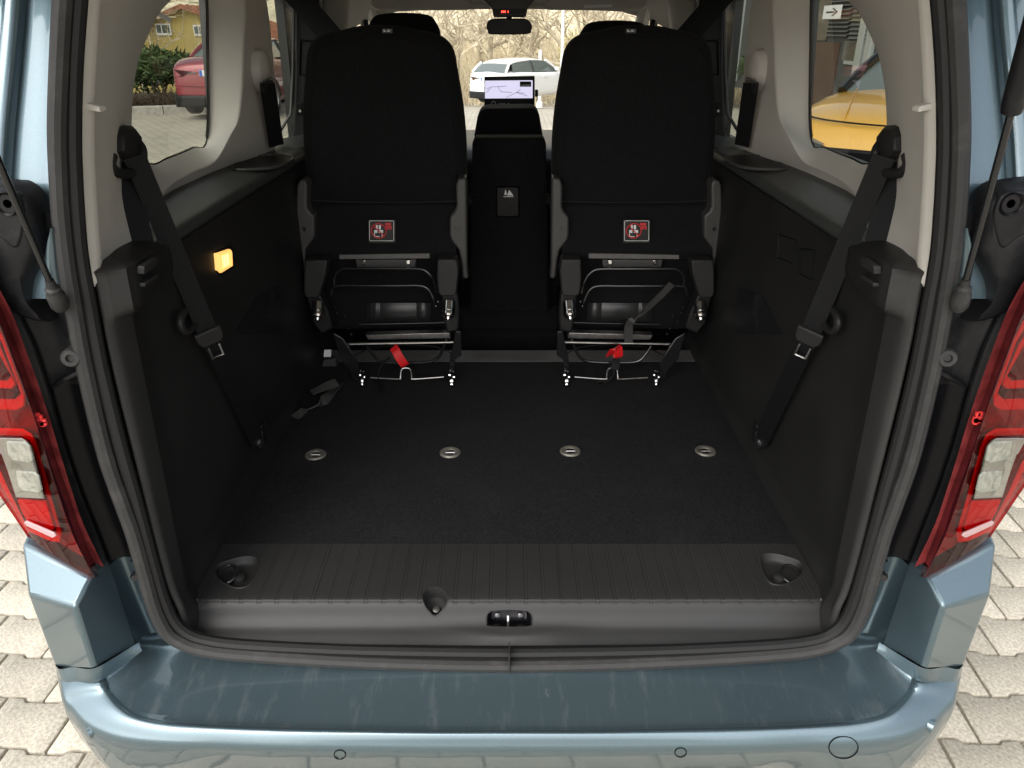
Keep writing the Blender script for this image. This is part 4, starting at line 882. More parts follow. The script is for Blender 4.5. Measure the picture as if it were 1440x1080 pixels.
# =================================================================== THE TWO FOLDED SEATS
def pillow(mb, outline, y0, depth, rnd_=.03, bulge=.01):
    """rounded slab from a closed outline of (x, z) at y0, growing to y0+depth; faces the camera at y0"""
    cx = sum(p[0] for p in outline) / len(outline); cz = sum(p[1] for p in outline) / len(outline); n_ = len(outline)
    def ins(d, y):
        L = []
        for i in range(n_):
            p0, p1, p2 = outline[i - 1], outline[i], outline[(i + 1) % n_]
            t = Vector((p2[0] - p0[0], p2[1] - p0[1])); t.normalize(); nn = Vector((-t.y, t.x))
            if nn.dot(Vector((cx - p1[0], cz - p1[1]))) < 0: nn = -nn
            L.append(Vector((p1[0] + nn.x * d, y, p1[1] + nn.y * d)))
        return L
    lo = [ins(rnd_, y0 + depth)]
    for k_ in range(5):
        a_ = k_ / 4 * math.pi / 2; lo.append(ins(rnd_ * (1 - math.cos(math.pi / 2 - a_)) if False else rnd_ * (1 - math.sin(math.pi / 2 - a_) ) * 0 + rnd_ * (1 - math.cos(a_)) , y0 + depth * .5 - (depth * .5 - bulge) * math.sin(a_)))
    base = lo[-1]; c0 = Vector((cx, y0, cz))
    for f_ in (.8, .5, .2, .02):
        lo.append([Vector((c0.x + (p.x - c0.x) * f_, y0 + bulge * (f_ ** 2) * .8, c0.z + (p.z - c0.z) * f_)) for p in base])
    mb.grid(lo, cu=True); k0 = len(mb.v) - n_; mb.v.append(c0.copy()); kc = len(mb.v) - 1; mb.f += [(k0 + i, k0 + (i + 1) % n_, kc) for i in range(n_)]; n_l = len(lo) * n_ + 1; mb.f.append(tuple(range(len(mb.v) - n_l, len(mb.v) - n_l + n_)))
    return base
def seat(s, label):
    cx = s * .363
    root = thing('folding_seat', label, 'car seat', (cx, 2.2, .62), 'folded rear seats')
    def W(u, v, y): return A(u, v, y=y, s=s)
    # backrest
    hw = [(1.108, .205), (1.125, .228), (1.17, .237), (1.30, .237), (1.40, .229), (1.49, .214), (1.545, .203), (1.575, .180), (1.590, .145), (1.598, .10), (1.606, .06), (1.609, 0)]
    ctr = lambda z: cx - s * max(0, z - 1.2) * .02
    out = [(ctr(z) + h, z) for z, h in hw] + [(ctr(z) - h, z) for z, h in reversed(hw[:-1])]
    out = [(p.x, p.y) for p in crom([Vector((a_, b_, 0)) for a_, b_ in out], 3, True)]
    mb = MB(); base = pillow(mb, out, 2.23, .13, .03, .012); back = mb.build('backrest', K['fabric'], root, smooth=60)
    mb = MB(); mb.tube([p + Vector((0, -.001, 0)) for p in base], .0022, 6, closed=True); mb.build('piping', K['fabric'], back)
    # seam across the lower part
    mb = MB(); mb.tube([W(u, v, 2.238) for u, v in ((430, 281), (480, 284), (560, 285), (642, 283))], .0016, 6); mb.build('seam', K['leather'], back)
    # cloth tag at the top
    mb = MB(); q = [W(u, v, 2.232) for u, v in ((537, 40), (552, 40), (552, 47), (537, 47))]; mb.prism(q, (0, .012, 0)); tg_ = mb.build('cloth_tag', K['sticker'], back, bevel=.001)
    mb = MB()
    for q in (((539.5, 41.5), (540.5, 41.5), (540.5, 44.5), (539.5, 44.5)), ((540.5, 43.7), (543, 43.7), (543, 44.5), (540.5, 44.5)), ((544.5, 42), (548.5, 42), (548.5, 42.8), (544.5, 42.8)), ((544.5, 43.7), (548.5, 43.7), (548.5, 44.5), (544.5, 44.5)), ((544.5, 42), (545.3, 42), (545.3, 44.5), (544.5, 44.5))):
        mb.prism([W(u if s < 0 else 1089 - u, v, 2.2305) for u, v in q], (0, .0008, 0))
    mb.build('tag_print', K['white'], tg_, smooth=0)
    # lower cloth apron
    mb = MB(); rows = []
    for v, y, d in ((288, 2.245, 0), (302, 2.235, 0), (318, 2.225, .004), (330, 2.215, .006), (342, 2.205, .0), (354, 2.20, .0), (360, 2.21, .0)):
        rows.append([W(u, v + (2 if u in (436, 640) else 0), y - d * math.sin(u * .05)) for u in (433, 440, 470, 505, 540, 575, 605, 634, 642)])
    mb.patch(rows, 3, 3); mb.build('cloth_apron', K['fabric'], root, smooth=60, solid=.02, off=0)
    # warning sticker
    st = 2.198; su = (517, 555); y_ = st
    mb = MB(); q = [W(u, v, 2.194) + Vector((0, -.004, 0)) for u, v in ((518, 309), (556, 309), (556, 341), (519, 341))]; mb.prism(q, (0, .002, 0)); stick = mb.build('warning_sticker', K['sticker'], root)
    def SQ(nm, q, m, off): 
        mb = MB(); mb.prism([W(u, v, 2.194) + Vector((0, -.004 - off, 0)) for u, v in q], (0, .0008, 0)); return mb.build(nm, m, stick, smooth=0)
    f_ = lambda u: u if s < 0 else 1074 - u        # print must not be mirrored
    mb = MB(); q = [(520, 311), (521, 310), (553, 310), (554, 311), (554, 337), (553, 338), (521, 338), (520, 337)]; mb.tube([W(u, v, 2.194) + Vector((0, -.0045, 0)) for u, v in q + q[:1]], .0009, 5); mb.build('sticker_border', K['white'], stick)
    def P_(u, v, off): return W(f_(u), v, 2.194) + Vector((0, -.004 - off, 0))
    mb = MB(); cc = P_(533, 324, .001); mb.tube([cc + Vector((math.cos(t) * .0215, 0, math.sin(t) * .0215)) for t in [k_ * math.pi / 16 for k_ in range(32)]], .0016, 6, closed=True)
    mb.tube([cc + Vector((-.016, -.0006, .016)), cc + Vector((.016, -.0006, -.016))], .0015, 6); mb.build('prohibition_ring', K['redprint'], stick)
    mb = MB()
    for u0, v0, u1, v1 in ((529, 316, 531.5, 322), (533, 316, 536, 322), (526.5, 323, 531, 327), (533, 323, 539, 327), (526.5, 327, 527.5, 333), (528, 331.5, 534, 332.5), (537, 328, 538, 333)):
        mb.prism([P_(u, v, .0005) for u, v in ((u0, v0), (u1, v0), (u1, v1), (u0, v1))], (0, .0005, 0))
    mb.build('pictogram', K['white'], stick, smooth=0)
    mb = MB()
    for u0, v0, u1, v1 in ((542, 313, 550, 316.5), (543, 317.5, 551, 319.5), (542.5, 320.2, 548, 322), (549, 320.2, 551, 322)):
        mb.prism([P_(u, v, .0005) for u, v in ((u0, v0), (u1, v0), (u1, v1), (u0, v1))], (0, .0005, 0))
    mb.build('sticker_text', K['redprint'], stick, smooth=0)
    # plastic side arms
    for q, nm in (([(417, 262), (420, 254), (429, 253), (432, 262), (431, 290), (434, 297), (442, 304), (442, 334), (436, 342), (430, 350), (429, 366), (432, 384), (428, 398), (421, 388), (418, 350), (416, 300)], 'side_arm'),
                  ([(641, 262), (644, 252), (655, 250), (656, 262), (657, 380), (659, 392), (651, 392), (648, 366), (645, 352), (634, 338), (632, 330), (632, 306), (639, 298), (642, 290)], 'side_arm')):
        mb = MB(); mb.prism([W(u, v, 2.185) for u, v in q], (0, .07, 0)); arm = mb.build(nm, K['brush'], root, bevel=.006, seg=3)
        bu = (428, 322) if q[0][0] < 500 else (643, 321)
        mb = MB(); mb.lathe(W(bu[0], bu[1], 2.184), (0, -1, 0), [(.006, 0), (.006, .0015), (.003, .002), (0, .001)], 14); mb.build('rivet', K['blacksteel'], arm)
    # flat bar and latch plate
    mb = MB(); mb.prism([W(u, v, 2.185) for u, v in ((477, 358.5), (604, 356.5), (604, 363.5), (477, 364.5))], (0, .02, 0)); mb.build('edge_bar', K['greybar'], root, bevel=.001)
    mb = MB(); mb.prism([W(u, v, 2.20) for u, v in ((500, 365), (585, 365), (584, 376), (502, 376))], (0, .02, 0)); lp = mb.build('latch_plate', K['brush'], root, bevel=.002)
    for u in (511, 574):
        mb = MB(); mb.prism([W(u + a_, v, 2.188) for a_, v in ((-3, 366), (3, 366), (2.2, 373), (-2.2, 373))], (0, .012, 0)); mb.build('latch_tab', K['chrome'], lp, bevel=.0015)
    # underside of the cushion and its ribbed vinyl band
    mb = MB(); rows = [[W(u, v, y) for u in (455, 470, 540, 610, 628)] for v, y in ((355, 2.235), (380, 2.25), (410, 2.27), (440, 2.26), (462, 2.25))]; mb.patch(rows, 3, 3); mb.build('cushion', K['fabric'], root, smooth=60, solid=.05, off=1)
    mb = MB(); rows = []
    for v, y in ((426, 2.248), (432, 2.243), (440, 2.240), (448, 2.241), (452, 2.246)): rows.append([W(u, v, y + dd) for u, dd in ((515, .01), (522, .0), (524, .003), (530, .0), (533, .003), (540, .0), (560, -.002), (585, .0), (588, .003), (594, .0), (600, .003), (606, .01))])
    mb.patch(rows, 2, 4); mb.build('vinyl_band', K['leather'], root, smooth=50)
    # latch legs with chrome pins
    for k_, (q, pin, q2) in enumerate((([(429, 366), (460, 366), (458, 385), (453, 402), (449, 417), (445, 420), (430, 419), (427, 412), (427, 385)], (447, 442), [(430, 414), (450, 414), (462, 440), (468, 462), (452, 470), (440, 455)]),
                      ([(615, 365), (642, 365), (645, 380), (642, 412), (638, 417), (620, 417), (616, 412), (614, 390)], (631, 441), [(621, 412), (643, 412), (646, 440), (645, 466), (628, 468), (622, 440)]))):
        mb = MB(); mb.prism([W(u, v, 2.125) for u, v in q], (0, .06, 0)); lg = mb.build('latch_cover', K['plastic'], root, bevel=.005, seg=3)
        mb = MB(); mb.prism([W(u, v, 2.135) for u, v in q2], (0, .05, 0)); mb.build('latch_body', K['panel'], lg, bevel=.006, seg=2)
        c_ = W(pin[0], pin[1] - 6, 2.105); ax = Vector((s * .05 * (1 if k_ else -1), -.70, -.71))
        mb = MB(); mb.lathe(c_, ax, [(r_ * 1.7, h_ * 1.1) for r_, h_ in [(.0105, -.02), (.0105, .0), (.0092, .001), (.0092, .003), (.0108, .004), (.0108, .007), (.0092, .008), (.0092, .010), (.0108, .011), (.0108, .018), (.0085, .023), (.0055, .0245), (.0045, .030), (.0025, .033), (0, .0335)]], 24); mb.build('lock_pin', K['chrome'], lg)
    # bent tubes
    def tb(nm, q, r_, m, n_=5, y=2.17):
        mb = MB(); mb.tube(crom([W(a_[0], a_[1], a_[2] if len(a_) > 2 else y) for a_ in q], n_), r_, 10); return mb.build(nm, m, root)
    tb('frame_tube', [(470, 400), (471, 388), (480, 379), (500, 378), (560, 378), (590, 378.5), (602, 384), (610, 396), (614, 412)], .0048, K['blacksteel'])
    tb('frame_tube', [(466, 415), (468, 405), (478, 402), (520, 402), (560, 402), (590, 402), (602, 407), (609, 420), (613, 432)], .0046, K['blacksteel'], y=2.165)
    tb('cross_rod', [(480, 484), (530, 483), (590, 482), (639, 481)], .0042, K['steel'], 2, 2.115)
    tb('cross_rod', [(505, 456), (560, 455), (640, 453)], .003, K['blacksteel'], 2, 2.15)
    tb('frame_tube', [(516, 486), (523, 497), (535, 508), (560, 510), (600, 509), (616, 503), (624, 488), (628, 478)], .0044, K['blacksteel'], 4, 2.12)
    tb('frame_tube', [(498, 500), (520, 490), (540, 487), (600, 486), (625, 492), (640, 500)], .0016, K['blacksteel'], 3, 2.16)
    mb = MB(); mb.prism([W(u, v, 2.15) for u, v in ((514, 471), (632, 468), (634, 476), (518, 478))], (0, .03, 0)); mb.build('slide_rail', K['steel'], root, bevel=.001)
    # release wire with its bow
    tb('release_wire', [(521, 531, 2.06), (560, 533, 2.06), (563, 531, 2.06), (564, 522, 2.07), (567, 518, 2.075), (575, 518, 2.075), (578, 522, 2.07), (579, 530, 2.06), (582, 533, 2.06), (624, 530, 2.06)], .0021, K['steel'], 3)
    # feet: plates down to the floor, each with its hook and bolts
    for q, fx in (([(468, 468), (482, 476), (498, 500), (504, 512), (505, 540), (515, 546), (512, 553), (500, 548), (492, 520), (478, 505)], 511), ([(640, 466), (648, 466), (649, 500), (640, 506), (639, 545), (630, 550), (629, 540), (633, 500), (636, 490)], 636)):
        mb = MB(); mb.prism([W(u, v, 2.09) for u, v in q], (0, .008, 0)); ft = mb.build('foot', K['blacksteel'], root, bevel=.002)
        zc = ZF + .004
        fc = W(fx, 549, 2.06); fc = Vector((fc.x, fc.y, zc + .012))
        for dx, dz, dy, r_ in ((-.006, .022, 0, .0055), (.007, .017, -.004, .005), (0, .006, -.008, .0075), (-.004, .034, .004, .0045), (.004, .030, .008, .004), (0, -.004, -.01, .0055)):
            mb = MB(); mb.lathe(fc + Vector((dx, dy, dz)), (0, -1, .3), [(r_, -.012), (r_, .002), (r_ * .6, .005), (0, .0055)], 12); mb.build('bolt', K['chrome'] if r_ > .0048 else K['blacksteel'], ft)
        mb = MB(); mb.lathe(fc + Vector((0, -.004, -.012)), (0, 0, 1), [(0, 0), (.009, 0), (.010, .006), (.006, .010), (0, .011)], 14); mb.build('foot_pad', K['blacksteel'], ft)
    # small rivets and springs on the inner hinge
    for u, v in ((474, 440), (480, 452), (486, 444), (490, 462), (494, 470), (489, 487), (472, 432), (613, 430), (616, 424)):
        mb = MB(); mb.lathe(W(u, v, 2.15), (0, -1, .2), [(.0036, -.01), (.0036, .001), (.002, .003), (0, .003)], 10); mb.build('hinge_rivet', K['blacksteel'], root)
    return root
sL = seat(-1, 'left folded black seat beside the lit boot lamp')
sR = seat(1, 'right folded black seat with grey strap across its frame')
def strap(root, nm, pts, wid, m, wd, s=-1):
    mb = MB(); mb.ribbon(crom(pts, 4), wd, wid, .0012); return mb.build(nm, m, root)
# red pull loops
strap(sL, 'pull_loop', [A(553, 488, y=2.10), A(557, 494, y=2.085), A(563, 505, y=2.08), A(569, 513, y=2.085), A(571, 514, y=2.10)], .026, K['red'], Vector((.8, .1, .55)))
P2 = lambda u, v, y: Vector((-A(1432 - u, v, y=y).x, *A(1432 - u, v, y=y)[1:]))
strap(sR, 'pull_loop', [P2(857, 500, 2.09), P2(862, 492, 2.075), P2(868, 489, 2.085), P2(870, 496, 2.09), P2(869, 503, 2.095), P2(862, 503, 2.10)], .026, K['red'], Vector((.75, .1, .5)))
strap(sR, 'pull_webbing', [P2(867, 504, 2.085), P2(866, 512, 2.075), P2(864, 520, 2.07)], .024, K['belt'], Vector((1, 0, 0)))
strap(sR, 'frame_strap', [P2(945, 399, 2.13), P2(930, 415, 2.12), P2(905, 438, 2.11), P2(888, 452, 2.105), P2(884, 460, 2.11), P2(884, 482, 2.12)], .026, K['webbing'], Vector((.75, 0, .65)))
mb = MB(); mb.tube(crom([P2(864, 520, 2.065), P2(861, 530, 2.06), P2(852, 538, 2.055), P2(845, 542, 2.05), P2(840, 540, 2.05), P2(842, 536, 2.05), P2(852, 536, 2.05)], 4), .003, 8); mb.build('pull_cord', K['belt'], sR)
mb = MB(); mb.tube(crom([A(548, 503, y=2.08), A(540, 510, y=2.08), A(534, 518, y=2.07), A(532, 532, y=2.06), A(536, 550, z=ZF + .012)], 4), .003, 8); mb.build('pull_cord', K['belt'], sL)
# loose belt end on the carpet by the left trim, with buckle stub on the wall
mb = MB(); mb.ribbon(crom([A(478, 540, z=ZF + .008), A(466, 552, z=ZF + .020), A(452, 566, z=ZF + .016), A(430, 578, z=ZF + .008), A(415, 588, z=ZF + .006)], 4), Vector((.5, .85, 0)), .030); lb = tag(mb.build('loose_strap', K['webbing']), 'grey ribbed webbing strap lying on carpet beside left seat foot', 'strap')
mb = MB(); mb.ribbon(crom([A(474, 538, z=ZF + .03), A(455, 545, z=ZF + .03), A(438, 552, z=ZF + .024)], 4), Vector((.4, .9, .2)), .028); mb.build('strap_end', K['webbing'], lb)
mb = MB(); mb.prism([A(u, v, y=2.2) for u, v in ((455, 506), (471, 505), (474, 517), (452, 517))], (0, .03, 0)); o = part(mb, 'belt_stub', K['brush'], bevel=.003)
mb = MB(); mb.prism([A(u, v, y=2.197) for u, v in ((456, 492), (466, 492), (465, 502), (455, 502))], (0, .002, 0)); part(mb, 'belt_label', K['white'], o)

# front seats beyond
for s, dz in ((-1, 0), (1, -.025)):
    root = thing('front_seat', 'black front seat whose headrest shows above the left folded seat' if s < 0 else 'black front seat whose headrest barely shows above the right folded seat', 'car seat', (s * .42, 3.05, .44), 'front seats')
    cx = s * .43
    hw = [(.62, .20), (.70, .225), (1.1, .23), (1.38, .20), (1.45, .16), (1.47, .08), (1.475, 0)]
    out = [(cx + h, z + dz) for z, h in hw] + [(cx - h, z + dz) for z, h in reversed(hw[:-1])]; out = [(p.x, p.y) for p in crom([Vector((a_, b_, 0)) for a_, b_ in out], 3, True)]
    mb = MB(); pillow(mb, out, 3.02, .16, .04, .02); mb.build('backrest', K['fabric'], root, smooth=60)
    hw = [(1.50, .10), (1.52, .125), (1.58, .135), (1.62, .12), (1.645, .09), (1.652, .0)]
    hx = cx - s * .045
    out = [(hx + h, z + dz) for z, h in hw] + [(hx - h, z + dz) for z, h in reversed(hw[:-1])]; out = [(p.x, p.y) for p in crom([Vector((a_, b_, 0)) for a_, b_ in out], 3, True)]
    mb = MB(); pillow(mb, out, 2.98, .11, .03, .015); hr = mb.build('headrest', K['fabric'], root, smooth=60)
    for dx in (-.05, .05):
        mb = MB(); mb.tube([(hx + dx, 3.04, 1.44 + dz), (hx + dx, 3.04, 1.53 + dz)], .007, 8); mb.build('headrest_post', K['blacksteel'], hr)
    mb = MB(); mb.box((cx - .22, 3.16, .46), (cx + .22, 3.64, .70)); mb.build('cushion', K['fabric'], root, bevel=.05, seg=4)

# =================================================================== OUTSIDE
RX = Matrix.Rotation
def make_car(name, label, colm, loc, rot, kind):
    """cars are drawn along +y (front), x across, then turned; parts: body, glass, lamps, wheels"""
    root = bpy.data.objects.new(name, None); C.objects.link(root); tag(root, label, 'car'); root.empty_display_size = .1
    def pt(mb, nm, m, parent=None, **k): return mb.build(nm, m, None, **k) if False else _p(mb, nm, m, parent, **k)
    def _p(mb, nm, m, parent, **k):
        o = mb.build(nm, m, None, **k); o.parent = parent or root; return o
    L = 4.4
    if kind == 'sedan':   hood = [(0, .62), (.04, .92), (.25, 1.05), (.75, 1.08), (1.3, 1.06), (2.6, 1.0), (3.3, .98), (4.0, .86), (4.3, .72), (4.4, .55)]; roof = [(.80, 1.07), (1.25, 1.33), (1.6, 1.42), (2.3, 1.44), (2.75, 1.38), (3.40, .98)]
    elif kind == 'hatch': hood = [(0, .62), (.03, .90), (.12, 1.02), (.6, 1.05), (1.3, 1.03), (2.6, .98), (3.2, .97), (4.0, .84), (4.3, .70), (4.4, .55)]; roof = [(.10, 1.03), (.45, 1.33), (.9, 1.42), (1.9, 1.45), (2.5, 1.38), (3.2, .97)]
    else:                 hood = [(0, .7), (.04, .98), (.2, 1.08), (.8, 1.10), (1.5, 1.09), (2.6, 1.08), (3.0, 1.07), (3.9, .98), (4.25, .84), (4.4, .6)]; roof = [(.15, 1.09), (.5, 1.38), (.9, 1.47), (1.9, 1.49), (2.4, 1.42), (3.05, 1.07)]
    def hz_(y):
        for (a_, b_), (c_, d_) in zip(hood, hood[1:]):
            if a_ <= y <= c_: return b_ + (d_ - b_) * (y - a_) / (c_ - a_)
        return hood[-1][1]
    W_ = .89; rows = []
    for y, wf in ((0, .80), (.04, .88), (.15, .94), (.4, .985), (.8, 1), (1.4, 1), (2.2, 1), (3.0, 1), (3.6, .99), (4.0, .95), (4.25, .86), (4.36, .74), (4.4, .62)):
        zt = hz_(y); w0 = W_ * wf
        rows.append([(-w0 * .9, y, .22), (-w0 * .98, y, .32), (-w0, y, .55), (-w0 * .985, y, zt - .16), (-w0 * .95, y, zt - .05), (-w0 * .80, y, zt), (-w0 * .45, y, zt + .03), (0, y, zt + .04), (w0 * .45, y, zt + .03), (w0 * .80, y, zt), (w0 * .95, y, zt - .05), (w0 * .985, y, zt - .16), (w0, y, .55), (w0 * .98, y, .32), (w0 * .9, y, .22)])
    mb = MB(); mb.patch([[Vector(p) for p in r_] for r_ in rows], 2, 2); n0 = 29; nr = len(mb.v) // n0
    mb.f.append(tuple(range(n0))); mb.f.append(tuple(range((nr - 1) * n0, nr * n0)))
    body = _p(mb, 'body', colm, None, smooth=45)
    # greenhouse
    mb = MB(); rr2 = []
    for i, (y, z) in enumerate(roof[1:-1]): rr2.append([(x * (.60 if i in (0, len(roof) - 3) else .62), y, z - (abs(x) ** 3) * .05) for x in (-1, -.7, 0, .7, 1)])
    mb.patch([[Vector(p) for p in r_] for r_ in rr2], 3, 3); rf = _p(mb, 'roof', colm, None, smooth=60, solid=.04, off=-1)
    def q(nm, pts, m, par=None):
        mb = MB(); mb.add(pts, [tuple(range(len(pts)))]); return _p(mb, nm, m, par, smooth=0, solid=.006)
    (y0, z0), (y1, z1), (y4, z4), (y5, z5) = roof[0], roof[1], roof[-2], roof[-1]
    q('rear_window', [(-.68, y0, z0), (.68, y0, z0), (.585, y1, z1 - .04), (-.585, y1, z1 - .04)], K['carglass'])
    q('windscreen', [(-.70, y5, z5), (.70, y5, z5), (.585, y4, z4 - .04), (-.585, y4, z4 - .04)], K['carglass'])
    ym = (y1 + y4) / 2 + .1
    for sx in (-1, 1):
        zb = hz_(1.5) - .0
        q('side_window', [(sx * .76, y0 + .35, zb), (sx * .77, ym - .03, zb), (sx * .615, ym - .03, roof[2][1] - .06), (sx * .61, y1 + .12, z1 - .04)], K['carglass'])
        q('side_window', [(sx * .77, ym + .03, zb), (sx * .76, y5 - .25, zb - .02), (sx * .61, y4 - .06, z4 - .03), (sx * .615, ym + .03, roof[2][1] - .06)], K['carglass'])
        for a_, b_ in (((sx * .72, y0 + .02, z0), (sx * .60, y1, z1 - .02)), ((sx * .73, y5, z5), (sx * .60, y4, z4 - .02)), ((sx * .77, ym, zb), (sx * .615, ym, roof[2][1] - .04))):
            mb = MB(); mb.tube([a_, Vector(a_).lerp(Vector(b_), .5) + Vector((sx * .012, 0, .01)), b_], .045 if a_[1] != ym else .03, 8); _p(mb, 'pillar', colm if a_[1] != ym and kind != 'suv' else K['frit'], None)
        for yw in (.82, 3.48):
            mb = MB(); mb.lathe((sx * .70, yw, .32), (sx, 0, 0), [(.19, .0), (.30, .0), (.32, .03), (.32, .17), (.30, .205), (.22, .20)], 28); wh = _p(mb, 'wheel', K['rubber'], None)
            mb = MB(); mb.lathe((sx * .70, yw, .32), (sx, 0, 0), [(.22, .20), (.205, .17), (.20, .16)], 28)
            for k_ in range(8):
                a_ = k_ * math.pi / 4; d_ = Vector((0, math.cos(a_), math.sin(a_))); c_ = Vector((sx * .875, yw, .32)); mb.tube([c_ + d_ * .03, c_ + d_ * .21], .022, 6)
            mb.lathe((sx * .70, yw, .32), (sx, 0, 0), [(.05, .16), (.05, .19), (0, .195)], 14); _p(mb, 'rim', K['steel'], wh)
            mb = MB(); mb.tube([(sx * .885, yw + math.cos(t) * .37, .32 + math.sin(t) * .37) for t in [k_ * math.pi / 12 for k_ in range(13)]], .03, 6); _p(mb, 'wheel_arch', K['trim_black'], None)
        zr = hz_(.06)
        mb = MB(); mb.prism([(sx * x, y, z) for x, y, z in ((.42, -.012, zr - .08), (.74, .02, zr - .05), (.87, .22, zr - .04), (.88, .24, zr - .13), (.78, .02, zr - .19), (.60, -.012, zr - .17))], (0, .05, 0)); _p(mb, 'tail_light', K['lensdark'], None, bevel=.008)
        mb = MB(); mb.prism([(sx * x, y, z) for x, y, z in ((.30, -.004, zr - .10), (.56, .0, zr - .095), (.56, .0, zr - .125), (.32, -.004, zr - .125))], (0, .03, 0)); _p(mb, 'lamp_strip', K['lensgrey'], None)
        zf = hz_(4.2)
        mb = MB(); mb.prism([(sx * x, y, z) for x, y, z in ((.42, 4.36, zf - .10), (.66, 4.27, zf - .03), (.80, 4.05, zf - .02), (.82, 4.04, zf - .10), (.70, 4.26, zf - .16), (.46, 4.37, zf - .17))], (0, -.05, 0)); _p(mb, 'headlight', K['lensgrey'], None, bevel=.006)
        for yd in (ym - .55, ym + .45):
            mb = MB(); mb.tube([(sx * .895, yd, zb - .17), (sx * .91, yd + .08, zb - .165), (sx * .895, yd + .17, zb - .165)], .014, 6); _p(mb, 'door_handle', colm, None)
        mb = MB(); mb.cbox((sx * .93, y5 - .42, zb + .06), (.16, .10, .11)); kind != 'suv' and _p(mb, 'wing_mirror', colm, None, bevel=.03, seg=3)
    mb = MB(); mb.patch([[Vector((x, y, z)) for x, y in ((-.86, .12), (-.7, .0), (0, -.02), (.7, .0), (.86, .12))] for z in (.20, .30, .42)], 3, 2); _p(mb, 'rear_valance', K['trim_black'], None, solid=.03, off=0)
    mb = MB(); mb.cbox((0, -.015, .82), (.50, .02, .11)); _p(mb, 'number_plate', K['white'], None)
    mb = MB(); mb.cbox((-.22, -.027, .82), (.05, .004, .105)); _p(mb, 'plate_band', mat('plate_blue', (.03, .12, .5), .5), None)
    mb = MB(); mb.tube([(-.80, .03, .60), (-.5, -.015, .585), (0, -.025, .58), (.5, -.015, .585), (.80, .03, .60)], .014, 6); _p(mb, 'bumper_line', colm, None)
    if kind == 'suv':
        mb = MB()
        for sx in (-1, 1): mb.tube(crom([(sx * .60, 3.05, 1.10), (sx * .50, 3.5, 1.06), (sx * .38, 4.0, .985), (sx * .34, 4.22, .88)], 4), .007, 6)
        _p(mb, 'bonnet_crease', colm, None)
        mb = MB(); mb.tube(crom([(-.80, 3.95, .95), (-.5, 4.18, .925), (0, 4.25, .915), (.5, 4.18, .925), (.80, 3.95, .95)], 4), .007, 6); _p(mb, 'bonnet_gap', K['gloss'], None)
        mb = MB(); mb.box((-.5, 4.36, .60), (.5, 4.42, .74)); _p(mb, 'grille', K['gloss'], None, bevel=.02)
    root.location = loc; root.rotation_euler = (0, 0, R(rot)); return root
K['carglass'] = mat('car_window_glass', (.10, .12, .11), .03, spec=.9, coat=1)
red_p = paint('red_car_paint', (.22, .012, .022), dirt=False, metal=.3); white_p = paint('white_car_paint', (.78, .78, .77), dirt=False, metal=0, flake=.02); yel_p = paint('yellow_car_paint', (.66, .36, .045), dirt=False, metal=.1, flake=.05, rough=.4)
make_car('parked_car', 'red saloon car parked by the hedge in the left window', red_p, (-5.72, 15.7, 0), -2, 'sedan')
make_car('parked_car', 'white hatchback seen through the windscreen above the map screen', white_p, (-.75, 27.2, -.76), -38, 'hatch')
make_car('parked_car', 'yellow car whose bonnet fills the right quarter window', yel_p, (5.60, 9.45, 0), 141, 'suv')

# left: kerb, planting, house
kerbm = mat('kerb_concrete', (.36, .34, .30), .9, noise=(12, .2), bump=(60, .5, .004))
k0 = Vector((-13, 15.0, 0)); k1 = Vector((-2.5, 18.4, 0)); kd = (k1 - k0).normalized(); kn = Vector((-kd.y, kd.x, 0)); Lk = (k1 - k0).length
kerb = thing('kerb', 'low concrete kerb edging the planting behind the red car', 'kerb', tuple(k0))
mb = MB(); mb.prism([Vector((0, 0, -.06)), Vector((0, 0, .11)), kn * .02 + Vector((0, 0, .13)), kn * .15 + Vector((0, 0, .13)), kn * .15 + Vector((0, 0, -.06))], kd * .985)
kme = None
for i in range(int(Lk)):
    o = bpy.data.objects.new('kerb_stone', kme) if kme else mb.build('kerb_stone', kerbm, None, bevel=.006)
    if not kme: kme = o.data
    else: C.objects.link(o)
    o.parent = kerb; o.location = kd * i + Vector((0, 0, rnd.uniform(-.004, .004)))
soil = mat('soil', (.09, .07, .05), .95, noise=(4, .4), bump=(20, 1, .05))
mb = MB(); mb.grid([[k0 + kn * .15 + Vector((0, 0, .06)), k1 + kn * .15 + Vector((0, 0, .06))], [k0 + kn * 4 + Vector((0, 0, .12)), k1 + kn * 4 + Vector((0, 0, .12))], [k0 + kn * 12 + Vector((0, 0, -1.2)), k1 + kn * 12 + Vector((0, 0, -1.2))]]); struct(mb.build('planting_bed', soil))
leafm = mat('evergreen_leaves', (.055, .085, .028), .6, spec=.3, noise=(2.5, .55)); twigm = mat('brown_twigs', (.10, .075, .05), .9, noise=(3, .4)); barkm = mat('grey_brown_bark', (.17, .145, .11), .95, noise=(6, .3))
def leaf_cloud(mb, c, r, n_, size, rg):
    for _ in range(n_):
        d = Vector((rg.gauss(0, 1), rg.gauss(0, 1), rg.gauss(0, 1))).normalized() * (rg.random() ** .4)
        p = Vector((c[0] + d.x * r[0], c[1] + d.y * r[1], c[2] + d.z * r[2])); a_ = Vector((rg.gauss(0, 1), rg.gauss(0, 1), rg.gauss(0, 1.4))).normalized(); b_ = a_.orthogonal().normalized(); sz = size * rg.uniform(.6, 1.4)
        mb.add([p - b_ * sz * .3, p + a_ * sz - b_ * sz * .1, p + a_ * sz * 1.3, p + b_ * sz * .3], [(0, 1, 2, 3)])
